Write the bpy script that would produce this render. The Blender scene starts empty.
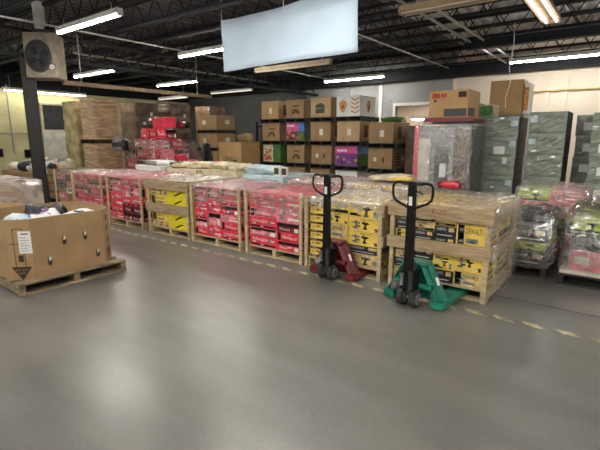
import bpy, bmesh, math, random
from mathutils import Vector, Matrix
R = random.Random(7)
SC = bpy.context.scene
COL = SC.collection
# ------------------------------------------------------------------ camera, world, exposure
cam = bpy.data.cameras.new('camera'); cam.sensor_width = 36; cam.lens = 433 / 600 * 36; cam.clip_start = 0.05
co = bpy.data.objects.new('camera', cam); COL.objects.link(co)
co.location = (0, 0, 1.6); co.rotation_euler = (math.radians(90 - 11.4), 0, math.radians(37.1)); SC.camera = co
w = bpy.data.worlds.new('world'); SC.world = w; w.use_nodes = True
w.node_tree.nodes['Background'].inputs[0].default_value = (0.9, 0.95, 1, 1)
w.node_tree.nodes['Background'].inputs[1].default_value = 0.3
vs = SC.view_settings
vs.view_transform = 'Standard'; vs.look = 'None'; vs.gamma = 1; vs.use_curve_mapping = False; vs.exposure = 0.68
LAMP = 62.0          # strength of the fluorescent tubes

# ------------------------------------------------------------------ materials
MATS = {}
def mat(name, col, rough=0.6, metal=0.0, var=0.12, scale=8.0, bump=0.0, bscale=None, coat=0.0, spec=0.5, stretch=(1, 1, 1), col2=None):
    if name in MATS: return MATS[name]
    m = bpy.data.materials.new(name); m.use_nodes = True
    nt = m.node_tree; b = nt.nodes['Principled BSDF']
    b.inputs['Roughness'].default_value = rough; b.inputs['Metallic'].default_value = metal
    b.inputs['Coat Weight'].default_value = coat; b.inputs['Specular IOR Level'].default_value = spec
    tc = nt.nodes.new('ShaderNodeTexCoord'); mp = nt.nodes.new('ShaderNodeMapping')
    mp.inputs['Scale'].default_value = stretch
    nt.links.new(tc.outputs['Object'], mp.inputs['Vector'])
    n = nt.nodes.new('ShaderNodeTexNoise'); n.inputs['Scale'].default_value = scale; n.inputs['Detail'].default_value = 5
    nt.links.new(mp.outputs[0], n.inputs['Vector'])
    r = nt.nodes.new('ShaderNodeValToRGB')
    c2 = col2 or tuple(max(0, c * (1 - 2 * var)) for c in col)
    r.color_ramp.elements[0].position = 0.3; r.color_ramp.elements[1].position = 0.7
    r.color_ramp.elements[0].color = (*c2, 1); r.color_ramp.elements[1].color = (*[min(1, c * (1 + var)) for c in col], 1)
    nt.links.new(n.outputs['Fac'], r.inputs[0]); nt.links.new(r.outputs[0], b.inputs['Base Color'])
    if bump:
        n2 = nt.nodes.new('ShaderNodeTexNoise'); n2.inputs['Scale'].default_value = bscale or scale * 2; n2.inputs['Detail'].default_value = 3
        nt.links.new(mp.outputs[0], n2.inputs['Vector'])
        bp = nt.nodes.new('ShaderNodeBump'); bp.inputs['Strength'].default_value = bump; bp.inputs['Distance'].default_value = 0.03
        nt.links.new(n2.outputs['Fac'], bp.inputs['Height']); nt.links.new(bp.outputs[0], b.inputs['Normal'])
    MATS[name] = m
    return m
def emit(name, col, s):
    m = bpy.data.materials.new(name); m.use_nodes = True
    b = m.node_tree.nodes['Principled BSDF']; b.inputs['Base Color'].default_value = (*col, 1)
    b.inputs['Emission Color'].default_value = (*col, 1); b.inputs['Emission Strength'].default_value = s
    MATS[name] = m; return m
def film_mat(name, tint, haze, gloss, rough=0.16, scale=5.0, stretch=(1, 1, 1)):
    """clear stretch film: mostly transparent, glossy along its creases, a little milky"""
    m = bpy.data.materials.new(name); m.use_nodes = True
    nt = m.node_tree; nt.nodes.remove(nt.nodes['Principled BSDF']); out = nt.nodes['Material Output']; L = nt.links.new
    tc = nt.nodes.new('ShaderNodeTexCoord'); mp = nt.nodes.new('ShaderNodeMapping'); mp.inputs['Scale'].default_value = stretch
    mp.inputs['Rotation'].default_value = (0.3, 0.5, 0.4); L(tc.outputs['Object'], mp.inputs['Vector'])
    n = nt.nodes.new('ShaderNodeTexNoise'); n.inputs['Scale'].default_value = scale; n.inputs['Detail'].default_value = 4; n.inputs['Distortion'].default_value = 2.0
    L(mp.outputs[0], n.inputs['Vector'])
    def math_(op, a, b):
        k = nt.nodes.new('ShaderNodeMath'); k.operation = op
        for q, v in enumerate((a, b)):
            if v is None: continue
            if isinstance(v, (int, float)): k.inputs[q].default_value = v
            else: L(v, k.inputs[q])
        return k.outputs[0]
    ridge = math_('SUBTRACT', 1.0, math_('MULTIPLY', math_('ABSOLUTE', math_('SUBTRACT', n.outputs['Fac'], 0.5), None), 9.0))
    k = nt.nodes.new('ShaderNodeClamp'); L(ridge, k.inputs[0]); ridge = k.outputs[0]
    bp = nt.nodes.new('ShaderNodeBump'); bp.inputs['Strength'].default_value = 1.0; bp.inputs['Distance'].default_value = 0.04; L(n.outputs['Fac'], bp.inputs['Height'])
    df = nt.nodes.new('ShaderNodeBsdfDiffuse'); df.inputs[0].default_value = (*tint, 1); L(bp.outputs[0], df.inputs['Normal'])
    gl = nt.nodes.new('ShaderNodeBsdfGlossy'); gl.inputs['Roughness'].default_value = rough; L(bp.outputs[0], gl.inputs['Normal'])
    t = nt.nodes.new('ShaderNodeBsdfTransparent')
    m1 = nt.nodes.new('ShaderNodeMixShader'); m2 = nt.nodes.new('ShaderNodeMixShader')
    L(math_('ADD', haze * 0.4, math_('MULTIPLY', ridge, haze * 1.2)), m1.inputs[0]); L(t.outputs[0], m1.inputs[1]); L(df.outputs[0], m1.inputs[2])
    L(math_('ADD', gloss * 0.35, math_('MULTIPLY', ridge, gloss)), m2.inputs[0]); L(m1.outputs[0], m2.inputs[1]); L(gl.outputs[0], m2.inputs[2])
    L(m2.outputs[0], out.inputs['Surface']); MATS[name] = m
    return m

mat('wood', (0.27, 0.20, 0.125), 0.75, var=0.25, scale=6, stretch=(1, 1, 6), bump=0.2)
mat('pale_wood', (0.56, 0.44, 0.27), 0.7, var=0.15, scale=6, stretch=(1, 1, 5))
mat('grey_wood', (0.42, 0.31, 0.20), 0.8, var=0.22, scale=6, stretch=(1, 1, 8), bump=0.2)
mat('rail_wood', (0.50, 0.36, 0.21), 0.75, var=0.18, scale=5, stretch=(1, 6, 8), bump=0.15)
mat('dark_wood', (0.05, 0.035, 0.025), 0.8, var=0.2)
mat('card', (0.37, 0.235, 0.115), 0.75, var=0.08, scale=4)
mat('card_bright', (0.50, 0.31, 0.135), 0.7, var=0.07, scale=4)
mat('card_pale', (0.54, 0.36, 0.19), 0.75, var=0.08, scale=4)
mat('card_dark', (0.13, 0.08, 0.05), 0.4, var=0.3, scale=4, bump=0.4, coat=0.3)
mat('card_brown', (0.30, 0.19, 0.11), 0.35, var=0.3, scale=4, bump=0.4, coat=0.3)
mat('card_film', (0.66, 0.46, 0.28), 0.28, var=0.25, scale=3, bump=0.4, bscale=5, coat=0.4, stretch=(1, 1, 6))
mat('card_shine', (0.50, 0.40, 0.20), 0.2, var=0.3, scale=3, bump=0.9, bscale=4, coat=0.6)
mat('red', (0.84, 0.045, 0.09), 0.35, var=0.12, scale=9, coat=0.3)
mat('red_pale', (0.86, 0.24, 0.29), 0.35, var=0.25, scale=12, coat=0.3)
mat('red_dark', (0.20, 0.01, 0.02), 0.4, var=0.15)
mat('yellow', (0.94, 0.66, 0.12), 0.4, var=0.1, scale=9, coat=0.3)
mat('lemon', (0.92, 0.78, 0.02), 0.4, var=0.08, coat=0.3)
mat('yellow_tan', (0.74, 0.54, 0.22), 0.5, var=0.2, scale=14)
mat('black', (0.007, 0.007, 0.008), 0.45, var=0.2, spec=0.25)
mat('navy_black', (0.02, 0.024, 0.036), 0.4, var=0.2)
mat('black_soft', (0.03, 0.03, 0.033), 0.75, var=0.2)
mat('charcoal', (0.04, 0.04, 0.045), 0.5, var=0.2)
mat('print_grey', (0.28, 0.28, 0.29), 0.5, var=0.3, scale=40)
mat('white', (0.82, 0.81, 0.78), 0.5, var=0.04)
mat('off_white', (0.75, 0.70, 0.60), 0.55, var=0.12, scale=5)
mat('pale_blue', (0.55, 0.68, 0.75), 0.4, var=0.15, scale=5)
mat('cream', (0.72, 0.62, 0.42), 0.5, var=0.25, scale=7)
mat('green_dark', (0.05, 0.10, 0.05), 0.5, var=0.3)
mat('green_print', (0.10, 0.26, 0.06), 0.5, var=0.4, scale=25)
mat('lime', (0.50, 0.62, 0.04), 0.4, var=0.1)
mat('pink', (0.70, 0.10, 0.32), 0.45, var=0.15)
mat('purple', (0.22, 0.06, 0.32), 0.45, var=0.3, scale=6)
mat('sky_print', (0.12, 0.32, 0.66), 0.45, var=0.2)
mat('orange_print', (0.72, 0.30, 0.06), 0.5, var=0.3, scale=20)
mat('blue_print', (0.08, 0.22, 0.55), 0.5, var=0.2)
mat('jack_green', (0.005, 0.20, 0.13), 0.35, var=0.12, scale=10, coat=0.3)
mat('jack_red', (0.16, 0.012, 0.02), 0.4, var=0.2, scale=10, coat=0.2)
mat('steel', (0.42, 0.42, 0.42), 0.3, metal=0.9, var=0.1)
mat('rubber', (0.035, 0.034, 0.033), 0.7, var=0.3, scale=20)
mat('hub_grey', (0.2, 0.2, 0.2), 0.5, var=0.1)
mat('joist', (0.010, 0.011, 0.015), 0.8, var=0.2)
mat('deck', (0.62, 0.61, 0.60), 0.55, var=0.2, scale=2)
mat('deck_shaded', (0.10, 0.105, 0.12), 0.55, var=0.2, scale=2)
mat('conduit', (0.55, 0.55, 0.52), 0.4, metal=0.3, var=0.1)
mat('enamel', (0.75, 0.74, 0.70), 0.4, var=0.05)
mat('tan_metal', (0.30, 0.24, 0.17), 0.5, var=0.2, scale=6)
mat('beam_brown', (0.17, 0.11, 0.06), 0.6, var=0.2)
mat('brass_reflector', (0.40, 0.29, 0.17), 0.45, var=0.1)
mat('column_paint', (0.014, 0.010, 0.009), 0.5, var=0.25)
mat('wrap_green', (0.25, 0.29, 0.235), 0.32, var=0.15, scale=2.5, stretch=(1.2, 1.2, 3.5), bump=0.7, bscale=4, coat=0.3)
mat('wrap_black_shade', (0.012, 0.014, 0.016), 0.5, var=0.3, scale=3, bump=0.5, bscale=9, spec=0.3)  # black wrap of the bundle, also painted shade on the green stacks
mat('wrap_grey', (0.40, 0.38, 0.36), 0.3, var=0.2, scale=3, bump=0.4, coat=0.3)
mat('cloth_white', (0.54, 0.66, 0.78), 0.8, var=0.04, scale=2)
mat('tape_yellow', (0.50, 0.45, 0.24), 0.5, var=0.3, scale=9)
mat('wall_green', (0.76, 0.70, 0.40), 0.7, var=0.08, scale=2)
mat('wall_grey_shaded', (0.11, 0.11, 0.11), 0.7, var=0.08, scale=1)
mat('wall_grey', (0.32, 0.32, 0.31), 0.7, var=0.08, scale=1)
mat('wall_cream', (0.86, 0.74, 0.61), 0.7, var=0.05, scale=1)
mat('pipe_yellow', (0.70, 0.55, 0.22), 0.5, var=0.1)
mat('stencil_red', (0.45, 0.05, 0.03), 0.7, var=0.1)
mat('ink', (0.035, 0.02, 0.012), 0.7, var=0.1)
mat('ink_brown', (0.13, 0.06, 0.02), 0.7, var=0.1)
emit('tube_lit', (1.0, 0.97, 0.90), LAMP)
emit('tube_dim', (1.0, 0.93, 0.80), 2.2)
emit('tube_faint', (1.0, 0.93, 0.82), 0.55)
emit('tube_wall', (1.0, 0.95, 0.80), 16.0)
mat('tube_off', (0.70, 0.60, 0.46), 0.4, var=0.03)
film_mat('film', (0.85, 0.80, 0.78), 0.15, 0.30)
film_mat('film_clear', (0.8, 0.78, 0.78), 0.05, 0.40, rough=0.12, scale=4)
film_mat('film_white', (0.88, 0.80, 0.74), 0.42, 0.30, scale=4)
film_mat('film_thin', (0.85, 0.82, 0.80), 0.12, 0.25, scale=6)
film_mat('film_grey', (0.55, 0.47, 0.43), 0.85, 0.25, scale=1.1)

# concrete floor
def floor_mat():
    m = bpy.data.materials.new('concrete'); m.use_nodes = True; nt = m.node_tree; b = nt.nodes['Principled BSDF']
    tc = nt.nodes.new('ShaderNodeTexCoord')
    def noise(s, d, st=(1, 1, 1), dist=0.0):
        mp = nt.nodes.new('ShaderNodeMapping'); mp.inputs['Scale'].default_value = st; mp.inputs['Rotation'].default_value = (0, 0, 0.5)
        nt.links.new(tc.outputs['Object'], mp.inputs['Vector'])
        n = nt.nodes.new('ShaderNodeTexNoise'); n.inputs['Scale'].default_value = s; n.inputs['Detail'].default_value = d; n.inputs['Distortion'].default_value = dist
        nt.links.new(mp.outputs[0], n.inputs['Vector']); return n.outputs['Fac']
    a = noise(0.6, 7, dist=0.2); c = noise(2.0, 7, (0.5, 1.5, 1), 0.3); e = noise(1.3, 6, (0.18, 3.2, 1), 0.1); d = noise(38, 3)
    def rng(s, f0, f1, t0, t1):
        r = nt.nodes.new('ShaderNodeMapRange')
        for i, v in enumerate((f0, f1, t0, t1)): r.inputs[i + 1].default_value = v
        nt.links.new(s, r.inputs[0]); return r.outputs[0]
    def mul(x, y):
        k = nt.nodes.new('ShaderNodeMath'); k.operation = 'MULTIPLY'; nt.links.new(x, k.inputs[0]); nt.links.new(y, k.inputs[1]); return k.outputs[0]
    v = mul(mul(rng(a, 0.2, 0.8, 0.66, 1.28), rng(c, 0.2, 0.8, 0.78, 1.2)), mul(rng(e, 0.25, 0.75, 0.86, 1.12), rng(d, 0.25, 0.75, 0.88, 1.08)))
    cm = nt.nodes.new('ShaderNodeVectorMath'); cm.operation = 'SCALE'; cm.inputs[0].default_value = (0.172, 0.165, 0.152)
    nt.links.new(v, cm.inputs['Scale']); nt.links.new(cm.outputs[0], b.inputs['Base Color'])
    nt.links.new(rng(a, 0.1, 0.9, 0.25, 0.34), b.inputs['Roughness'])
    b.inputs['Specular IOR Level'].default_value = 0.55
    bp = nt.nodes.new('ShaderNodeBump'); bp.inputs['Strength'].default_value = 0.05; bp.inputs['Distance'].default_value = 0.02
    nt.links.new(d, bp.inputs['Height']); nt.links.new(bp.outputs[0], b.inputs['Normal'])
    MATS['concrete'] = m
floor_mat()

# ------------------------------------------------------------------ mesh helpers
class MB:
    def __init__(s): s.v = []; s.f = []; s.mi = []; s.mats = []
    def m(s, name):
        if name not in s.mats: s.mats.append(name)
        return s.mats.index(name)
    def add(s, vs, fs, mt, M=None):
        o = len(s.v); i = s.m(mt)
        s.v += [tuple(M @ Vector(p)) if M else tuple(p) for p in vs]
        for f in fs: s.f.append([o + k for k in f]); s.mi.append(i)
        return s
    def box(s, x0, y0, z0, x1, y1, z1, mt, M=None, side=None, top=None, front=None):
        vs = [(x0, y0, z0), (x1, y0, z0), (x1, y1, z0), (x0, y1, z0), (x0, y0, z1), (x1, y0, z1), (x1, y1, z1), (x0, y1, z1)]
        s.add(vs, [(0, 3, 2, 1), (4, 5, 6, 7), (0, 1, 5, 4), (1, 2, 6, 5), (2, 3, 7, 6), (3, 0, 4, 7)], mt, M)
        n = len(s.mi)
        if side: s.mi[n - 3] = s.m(side); s.mi[n - 1] = s.m(side); s.mi[n - 2] = s.m(side)
        if top: s.mi[n - 5] = s.m(top)
        if front: s.mi[n - 4] = s.m(front)
        return s
    def cyl(s, p0, p1, r, mt, n=12, r1=None):
        p0 = Vector(p0); p1 = Vector(p1); r1 = r if r1 is None else r1
        q = (p1 - p0).to_track_quat('Z', 'Y'); L = (p1 - p0).length
        vs = [p0 + q @ Vector((r * math.cos(2 * math.pi * k / n), r * math.sin(2 * math.pi * k / n), 0)) for k in range(n)]
        vs += [p0 + q @ Vector((r1 * math.cos(2 * math.pi * k / n), r1 * math.sin(2 * math.pi * k / n), L)) for k in range(n)]
        fs = [(k, (k + 1) % n, n + (k + 1) % n, n + k) for k in range(n)] + [tuple(range(n - 1, -1, -1)), tuple(range(n, 2 * n))]
        return s.add(vs, fs, mt)
    def tube(s, pts, r, mt, n=8, closed=False):
        P = [Vector(p) for p in pts]; N = len(P); rings = []
        up = Vector((0.13, 0.21, 0.97))
        for i, p in enumerate(P):
            a = P[(i - 1) % N] if (i or closed) else p; b = P[(i + 1) % N] if (i < N - 1 or closed) else p
            t = (b - a).normalized(); u = t.cross(up)
            if u.length < 0.1: u = t.cross(Vector((1, 0, 0)))
            u.normalize(); w_ = t.cross(u).normalized()
            rings.append([p + (u * math.cos(2 * math.pi * k / n) + w_ * math.sin(2 * math.pi * k / n)) * r for k in range(n)])
        vs = [v for r_ in rings for v in r_]; fs = []
        for i in range(N if closed else N - 1):
            j = (i + 1) % N
            for k in range(n): fs.append((i * n + k, i * n + (k + 1) % n, j * n + (k + 1) % n, j * n + k))
        if not closed: fs += [tuple(range(n - 1, -1, -1)), tuple((N - 1) * n + k for k in range(n))]
        return s.add(vs, fs, mt)
    def prism(s, poly, a, b, axis, mt, M=None):
        """poly: 2d outline; axis 'x','y','z' is the extrusion direction from a to b"""
        def P(u, v, t): return {'x': (t, u, v), 'y': (u, t, v), 'z': (u, v, t)}[axis]
        n = len(poly)
        vs = [P(u, v, a) for u, v in poly] + [P(u, v, b) for u, v in poly]
        fs = [tuple(range(n)), tuple(range(2 * n - 1, n - 1, -1))] + [(k, n + k, n + (k + 1) % n, (k + 1) % n) for k in range(n)]
        return s.add(vs, fs, mt, M)
    def flat(s, poly, face, off, mt):
        """a thin printed patch: face '-y' uses (x,z) at y=off; '+x' uses (y,z) at x=off"""
        e = 0.0012
        if face == '-y': s.prism(poly, off - e, off - e * 0.2, 'y', mt)
        elif face == '+x': s.prism(poly, off + e * 0.2, off + e, 'x', mt)
        elif face == '+z': s.prism(poly, off + e * 0.2, off + e, 'z', mt)
        return s
    def rect(s, u0, v0, u1, v1, face, off, mt): return s.flat([(u0, v0), (u1, v0), (u1, v1), (u0, v1)], face, off, mt)
    def text(s, txt, u, v, h, face, off, mt, wmax=None, shear=0.0, M=None):
        vs, fs = glyphs(txt, shear)
        x0 = min(p[0] for p in vs); x1 = max(p[0] for p in vs); y0 = min(p[1] for p in vs); y1 = max(p[1] for p in vs)
        k = h / (y1 - y0); kx = k
        if wmax and (x1 - x0) * k > wmax: kx = wmax / (x1 - x0)
        out = []
        for p in vs:
            a = u + (p[0] - x0) * kx; b = v + (p[1] - y0) * k
            out.append({'-y': (a, off - 0.002, b), '+x': (off + 0.002, a, b), '+z': (a, b, off + 0.002)}[face])
        return s.add(out, fs, mt, M)
    def mesh(s, name, bevel=0.0, smooth=False):
        me = bpy.data.meshes.new(name); me.from_pydata(s.v, [], s.f)
        for k in s.mats: me.materials.append(MATS[k])
        me.polygons.foreach_set('material_index', s.mi)
        bm = bmesh.new(); bm.from_mesh(me)
        bmesh.ops.recalc_face_normals(bm, faces=bm.faces)
        if bevel: bmesh.ops.bevel(bm, geom=list(bm.edges), offset=bevel, segments=1, affect='EDGES', clamp_overlap=True)
        bm.to_mesh(me); bm.free()
        if smooth: me.polygons.foreach_set('use_smooth', [True] * len(me.polygons))
        return me
    def build(s, name, parent=None, loc=None, bevel=0.0, smooth=False):
        o = bpy.data.objects.new(name, s.mesh(name, bevel, smooth)); COL.objects.link(o)
        if parent: o.parent = parent
        if loc: o.location = loc
        return o
GL = {}
def glyphs(t, shear):
    k = (t, shear)
    if k not in GL:
        c = bpy.data.curves.new('t', 'FONT'); c.body = t; c.shear = shear; c.resolution_u = 2
        o = bpy.data.objects.new('t', c); me = bpy.data.meshes.new_from_object(o)
        GL[k] = ([tuple(v.co) for v in me.vertices], [tuple(p.vertices) for p in me.polygons])
        bpy.data.objects.remove(o); bpy.data.meshes.remove(me)
    return GL[k]
LAST = [None]
def tag(o, label, cat, group=None, kind=None):
    o['label'] = label; o['category'] = cat
    if group: o['group'] = group
    if kind: o['kind'] = kind
    return o
def thing(name, label, cat, loc=(0, 0, 0), rz=0.0, group=None):
    o = bpy.data.objects.new(name, None); COL.objects.link(o); o.empty_display_size = 0.1
    o.location = loc; o.rotation_euler = (0, 0, rz); return tag(o, label, cat, group)
def struct(o): o['kind'] = 'structure'; return o
def inst(me, name, loc, rz=0.0, parent=None):
    o = bpy.data.objects.new(name, me); COL.objects.link(o); o.location = loc; o.rotation_euler = (0, 0, rz)
    if parent: o.parent = parent
    return o
def dup(root, loc, rz, label, group=None):
    r = root.copy(); COL.objects.link(r); r.location = loc; r.rotation_euler = (0, 0, rz); r['label'] = label
    if group: r['group'] = group
    for ch in list(root.children):
        c = ch.copy(); COL.objects.link(c); c.parent = r
        for g in list(ch.children):
            d = g.copy(); COL.objects.link(d); d.parent = c
    return r

# ------------------------------------------------------------------ room shell
XL, XR, YF, YB, ZD = -18.6, 7.0, -7.0, 15.0, 4.35
struct(MB().box(XL, YF, -0.1, XR, YB + 2.6, 0, 'concrete').build('floor'))
b = MB()                       # corrugated steel deck
prof = []; x = XL
while x < XR:
    prof += [(x, 0), (x + 0.10, 0), (x + 0.14, 0.045), (x + 0.24, 0.045)]; x += 0.28
prof.append((x, 0))
vs = []
for (px, pz) in prof: vs += [(px, YF, ZD + pz), (px, YB, ZD + pz)]
b.add(vs, [(2 * i, 2 * i + 1, 2 * i + 3, 2 * i + 2) for i in range(len(prof) - 1)], 'deck')
for fi in range(len(b.mi)):            # shade over the left bays painted in as a darker deck colour
    if prof[fi][0] < -4.6: b.mi[fi] = b.m('deck_shaded')
b.box(XL, YF, ZD + 0.1, XR, YB, ZD + 0.16, 'joist')
ceiling = struct(b.build('ceiling'))
# open web joists along x
def joist(y, zb=3.82, zt=4.33):
    j = MB()
    for dy in (-0.035, 0.035):
        j.box(XL + 0.1, y + dy - 0.022, zt - 0.05, XR, y + dy + 0.022, zt, 'joist')
        j.box(XL + 0.1, y + dy - 0.022, zb, XR, y + dy + 0.022, zb + 0.045, 'joist')
    x = XL + 0.2; up = True
    while x < XR - 0.35:
        a = (x, y, zb + 0.02 if up else zt - 0.02); c = (x + 0.32, y, zt - 0.02 if up else zb + 0.02)
        j.cyl(a, c, 0.012, 'joist', 5); x += 0.32; up = not up
    return j.build('roof_joist', ceiling)
for k in range(17): joist(-2.9 + 1.065 * k)
# girder along y over the column, and a solid beam near the right
g = MB()
for z in (3.30, 3.80): g.box(-10.55, YF, z - 0.05, -10.35, YB - 0.1, z + 0.02, 'joist')
y = YF + 0.2; up = True
while y < YB - 0.6:
    g.cyl((-10.45, y, 3.3 if up else 3.8), (-10.45, y + 0.45, 3.8 if up else 3.3), 0.022, 'joist', 6); y += 0.45; up = not up
g.build('girder', ceiling)
MB().box(-3.4, 10.9, 3.62, XR - 0.1, 11.1, 3.80, 'joist').build('girder', ceiling)
MB().box(XL + 0.1, 14.55, 3.52, XR - 0.1, 14.9, 3.86, 'joist').build('girder', ceiling)
# walls
struct(MB().box(XL - 0.15, YF, 0, XL, YB, 3.42, 'wall_green').box(XL - 0.15, YF, 3.42, XL, YB, ZD + 0.1, 'joist').box(XL, YF, 3.36, XL + 0.06, YB, 3.46, 'joist').build('wall_left'))
DX0, DX1, DZ = -7.0, -5.3, 2.72
bw = MB()
bw.box(XL, YB, 0, -11.0, YB + 0.15, ZD + 0.1, 'wall_grey_shaded')  # weaker light on this stretch painted in as a darker grey
bw.box(-11.0, YB, 0, DX0, YB + 0.15, ZD + 0.1, 'wall_grey')
bw.box(DX0, YB, DZ, DX1, YB + 0.15, ZD + 0.1, 'wall_grey')
bw.box(DX1, YB, 0, -4.9, YB + 0.15, ZD + 0.1, 'wall_grey')
bw.box(-4.9, YB, 0, XR, YB + 0.15, ZD + 0.1, 'wall_cream')
struct(bw.build('wall_back'))
struct(MB().box(XR, YF, 0, XR + 0.15, YB, ZD + 0.1, 'wall_grey').build('wall_right'))
struct(MB().box(XL, YF - 0.15, 0, XR, YF, ZD + 0.1, 'wall_grey').build('wall_front'))
al = MB()                       # the room beyond the doorway
al.box(DX0 - 0.4, YB + 2.45, 0, DX1 + 0.4, YB + 2.55, 3.2, 'wall_cream'); al.box(DX0 - 0.5, YB + 0.15, 0, DX0 - 0.4, YB + 2.55, 3.2, 'wall_cream')
al.box(DX1 + 0.4, YB + 0.15, 0, DX1 + 0.5, YB + 2.55, 3.2, 'wall_cream'); al.box(DX0 - 0.5, YB + 0.15, 3.2, DX1 + 0.5, YB + 2.55, 3.3, 'joist')
struct(al.build('wall_alcove'))
d1 = struct(bpy.data.objects.new('door_1', None)); COL.objects.link(d1); d1.location = (DX0, YB, 0)
fr = MB(); fr.box(-0.1, -0.04, 0, 0.0, 0.16, DZ + 0.1, 'enamel'); fr.box(DX1 - DX0, -0.04, 0, DX1 - DX0 + 0.1, 0.16, DZ + 0.1, 'enamel'); fr.box(0, -0.04, DZ, DX1 - DX0, 0.16, DZ + 0.1, 'enamel')
fr.build('door_frame', d1)
k = 1
for x in (-9.0, -7.6, -4.9, -2.2, -1.75, -0.6, 0.9):
    struct(MB().box(x - 0.07, YB - 0.06, 0, x + 0.07, YB, 3.5, 'wall_cream' if x > -5 else 'enamel' if x > -8 else 'wall_grey').build('trim_%d' % k)); k += 1
struct(MB().box(-11.0, YB - 0.03, 2.88, DX0 - 0.2, YB, 2.94, 'wall_grey').build('trim_8'))
tag(MB().cyl((-2.6, YB - 0.09, 2.95), (3.0, YB - 0.09, 2.95), 0.024, 'pipe_yellow').build('gas_pipe'), 'yellow pipe running level along the cream back wall', 'pipe')
tag(MB().box(-9.05, YB - 0.12, 2.62, -8.8, YB, 3.08, 'black').build('electrical_box'), 'small dark electrical box high on the grey back wall', 'electrical box')
t = thing('wall_conduit', 'grey conduit with two junction boxes on the yellow green left wall', 'conduit', (XL, 6.4, 0))
MB().tube([(0.04, -1.6, 1.78), (0.04, 1.5, 1.78)], 0.025, 'conduit').build('conduit_run', t)
MB().tube([(0.04, 0.3, 1.0), (0.04, 0.3, 3.5)], 0.025, 'conduit').build('conduit_riser', t)
for yy, zz in ((-0.2, 1.05), (0.75, 1.0)): MB().box(0, yy - 0.1, zz - 0.15, 0.12, yy + 0.1, zz + 0.15, 'black').build('junction_box', t)

# floor tape, dashed yellow hazard line
ft = MB(); x = -9.6
while x < 3.0:
    a = 0.13
    ft.prism([(x + 0.07, 3.99), (x + a + 0.07, 3.99), (x + a, 4.06), (x, 4.06)], 0.0005, 0.002, 'z', 'tape_yellow'); x += 0.25
tag(ft.build('floor_tape'), 'worn dashed yellow hazard line taped on the concrete before the pallet row', 'floor marking')
cr = MB(); cr.prism([(-1.6, 4.62), (3, 4.50), (3, 4.512), (-1.6, 4.632)], 0.0004, 0.0012, 'z', 'black_soft')
tag(cr.build('floor_joint'), 'thin dark sealed joint in the concrete right of the nearest crate', 'floor joint')

# ------------------------------------------------------------------ light fixtures
def fixture(x0, x1, y, z, label, state='tube_lit', axis='x', tubes=1, house='enamel', top=3.82, slim=False):
    L = x1 - x0
    t = thing('strip_light', label, 'ceiling light', (x0, y, z) if axis == 'x' else (y, x0, z), 0 if axis == 'x' else math.pi / 2, 'ceiling strip lights')
    hb = MB(); wd = 0.02 if slim else 0.05 if tubes == 1 else 0.13
    hb.prism([(-wd, 0.03), (-wd * 1.15, 0.0), (-wd * 1.15, 0.008), (-wd, 0.09), (wd, 0.09), (wd * 1.15, 0.008), (wd * 1.15, 0), (wd, 0.03)], 0, L, 'x', house)
    hb.build('housing', t)
    for i in range(tubes):
        yy = 0 if tubes == 1 else (-0.08, 0.08)[i]
        MB().cyl((0.03, yy, -0.005), (L - 0.03, yy, -0.005), 0.03 if tubes == 1 else 0.02, state, 10).build('tube', t)
    for px in (0.0, L - 0.03): MB().box(px, -wd, -0.03, px + 0.03, wd, 0.03, house).build('lamp_holder', t)
    for px in (0.25, L - 0.25): MB().cyl((px, 0, 0.09), (px, 0, top - z), 0.006, 'conduit', 5).build('hanger', t)
    return t
fixture(-9.15, -6.98, 4.33, 3.6, 'lit strip light at upper left beside the fan heater')
fixture(-15.2, -12.75, 7.58, 3.6, 'short lit strip light lower right of the fan heater')
fixture(-9.36, -6.9, 7.35, 3.6, 'lit strip light running behind the left edge of the white sheet')
fixture(-9.24, -6.84, 13.7, 3.6, 'lit strip light low over the stacked bulk boxes, right of the white sheet')
fixture(-2.95, -0.5, 13.3, 3.6, 'long lit strip light at right above the green wrapped stacks')
fixture(-8.15, -5.8, 8.85, 3.3, 'unlit brown strip light hanging just below the white sheet', 'tube_off', house='brass_reflector')
fixture(-15.8, -13.2, 14.1, 3.6, 'dim strip light far back left of the bulk box stacks', 'tube_faint')
fixture(-17.4, -15.4, 12.4, 3.3, 'small dim strip light far back above brown stacks behind the red pile', 'tube_faint')
fixture(-3.3, -1.75, 7.15, 3.6, 'unlit brown strip light at the top edge right of the sheet', 'tube_off', house='brass_reflector', tubes=2)
fixture(6.9, 9.2, -1.4, 3.6, 'twin tube white strip light at top right pointing away', 'tube_dim', axis='y', tubes=2, house='brass_reflector')
fixture(6.4, 9.4, XL + 0.5, 3.28, 'lit strip light along the yellow green left wall', 'tube_wall', axis='y')
fixture(-15.2, -12.8, 10.8, 3.6, 'lit strip light at mid left, second behind the fan heater')
fixture(-15.6, -13.25, 4.1, 3.6, 'lit strip light end at the left picture edge')
for i, (x, y) in enumerate(((-3.7, 4.3), (3.2, 4.3), (-6.5, 0.6), (-2.5, 0.6), (1.5, 0.6), (-10.5, 0.6), (-6, -2.4), (-2, -2.4), (2, -2.4), (-6, -5.4), (-2, -5.4), (2, -5.4), (5.2, 1.0))):  # unseen strip lights, added mainly to fill the camera-facing fronts
    fixture(x - 1.2, x + 1.2, y, 3.62, 'unseen fill strip light added over the open concrete floor, %s light in its rows' % ['first', 'second', 'third', 'fourth', 'fifth', 'sixth', 'seventh', 'eighth', 'ninth', 'tenth', 'eleventh', 'twelfth', 'thirteenth'][i])
fixture(DX0 + 0.1, DX1 - 0.1, YB + 1.2, 2.3, 'bright strip light seen through the doorway in the back wall', top=3.2)

for i, y in enumerate((6.6, 9.4)):  # added lamps out of view that throw light up onto the deck
    fixture(1.2, 3.6, y, 3.25, 'unseen slim strip light added to brighten the right roof deck, %s of two' % ['nearer', 'farther'][i], slim=True)
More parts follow.
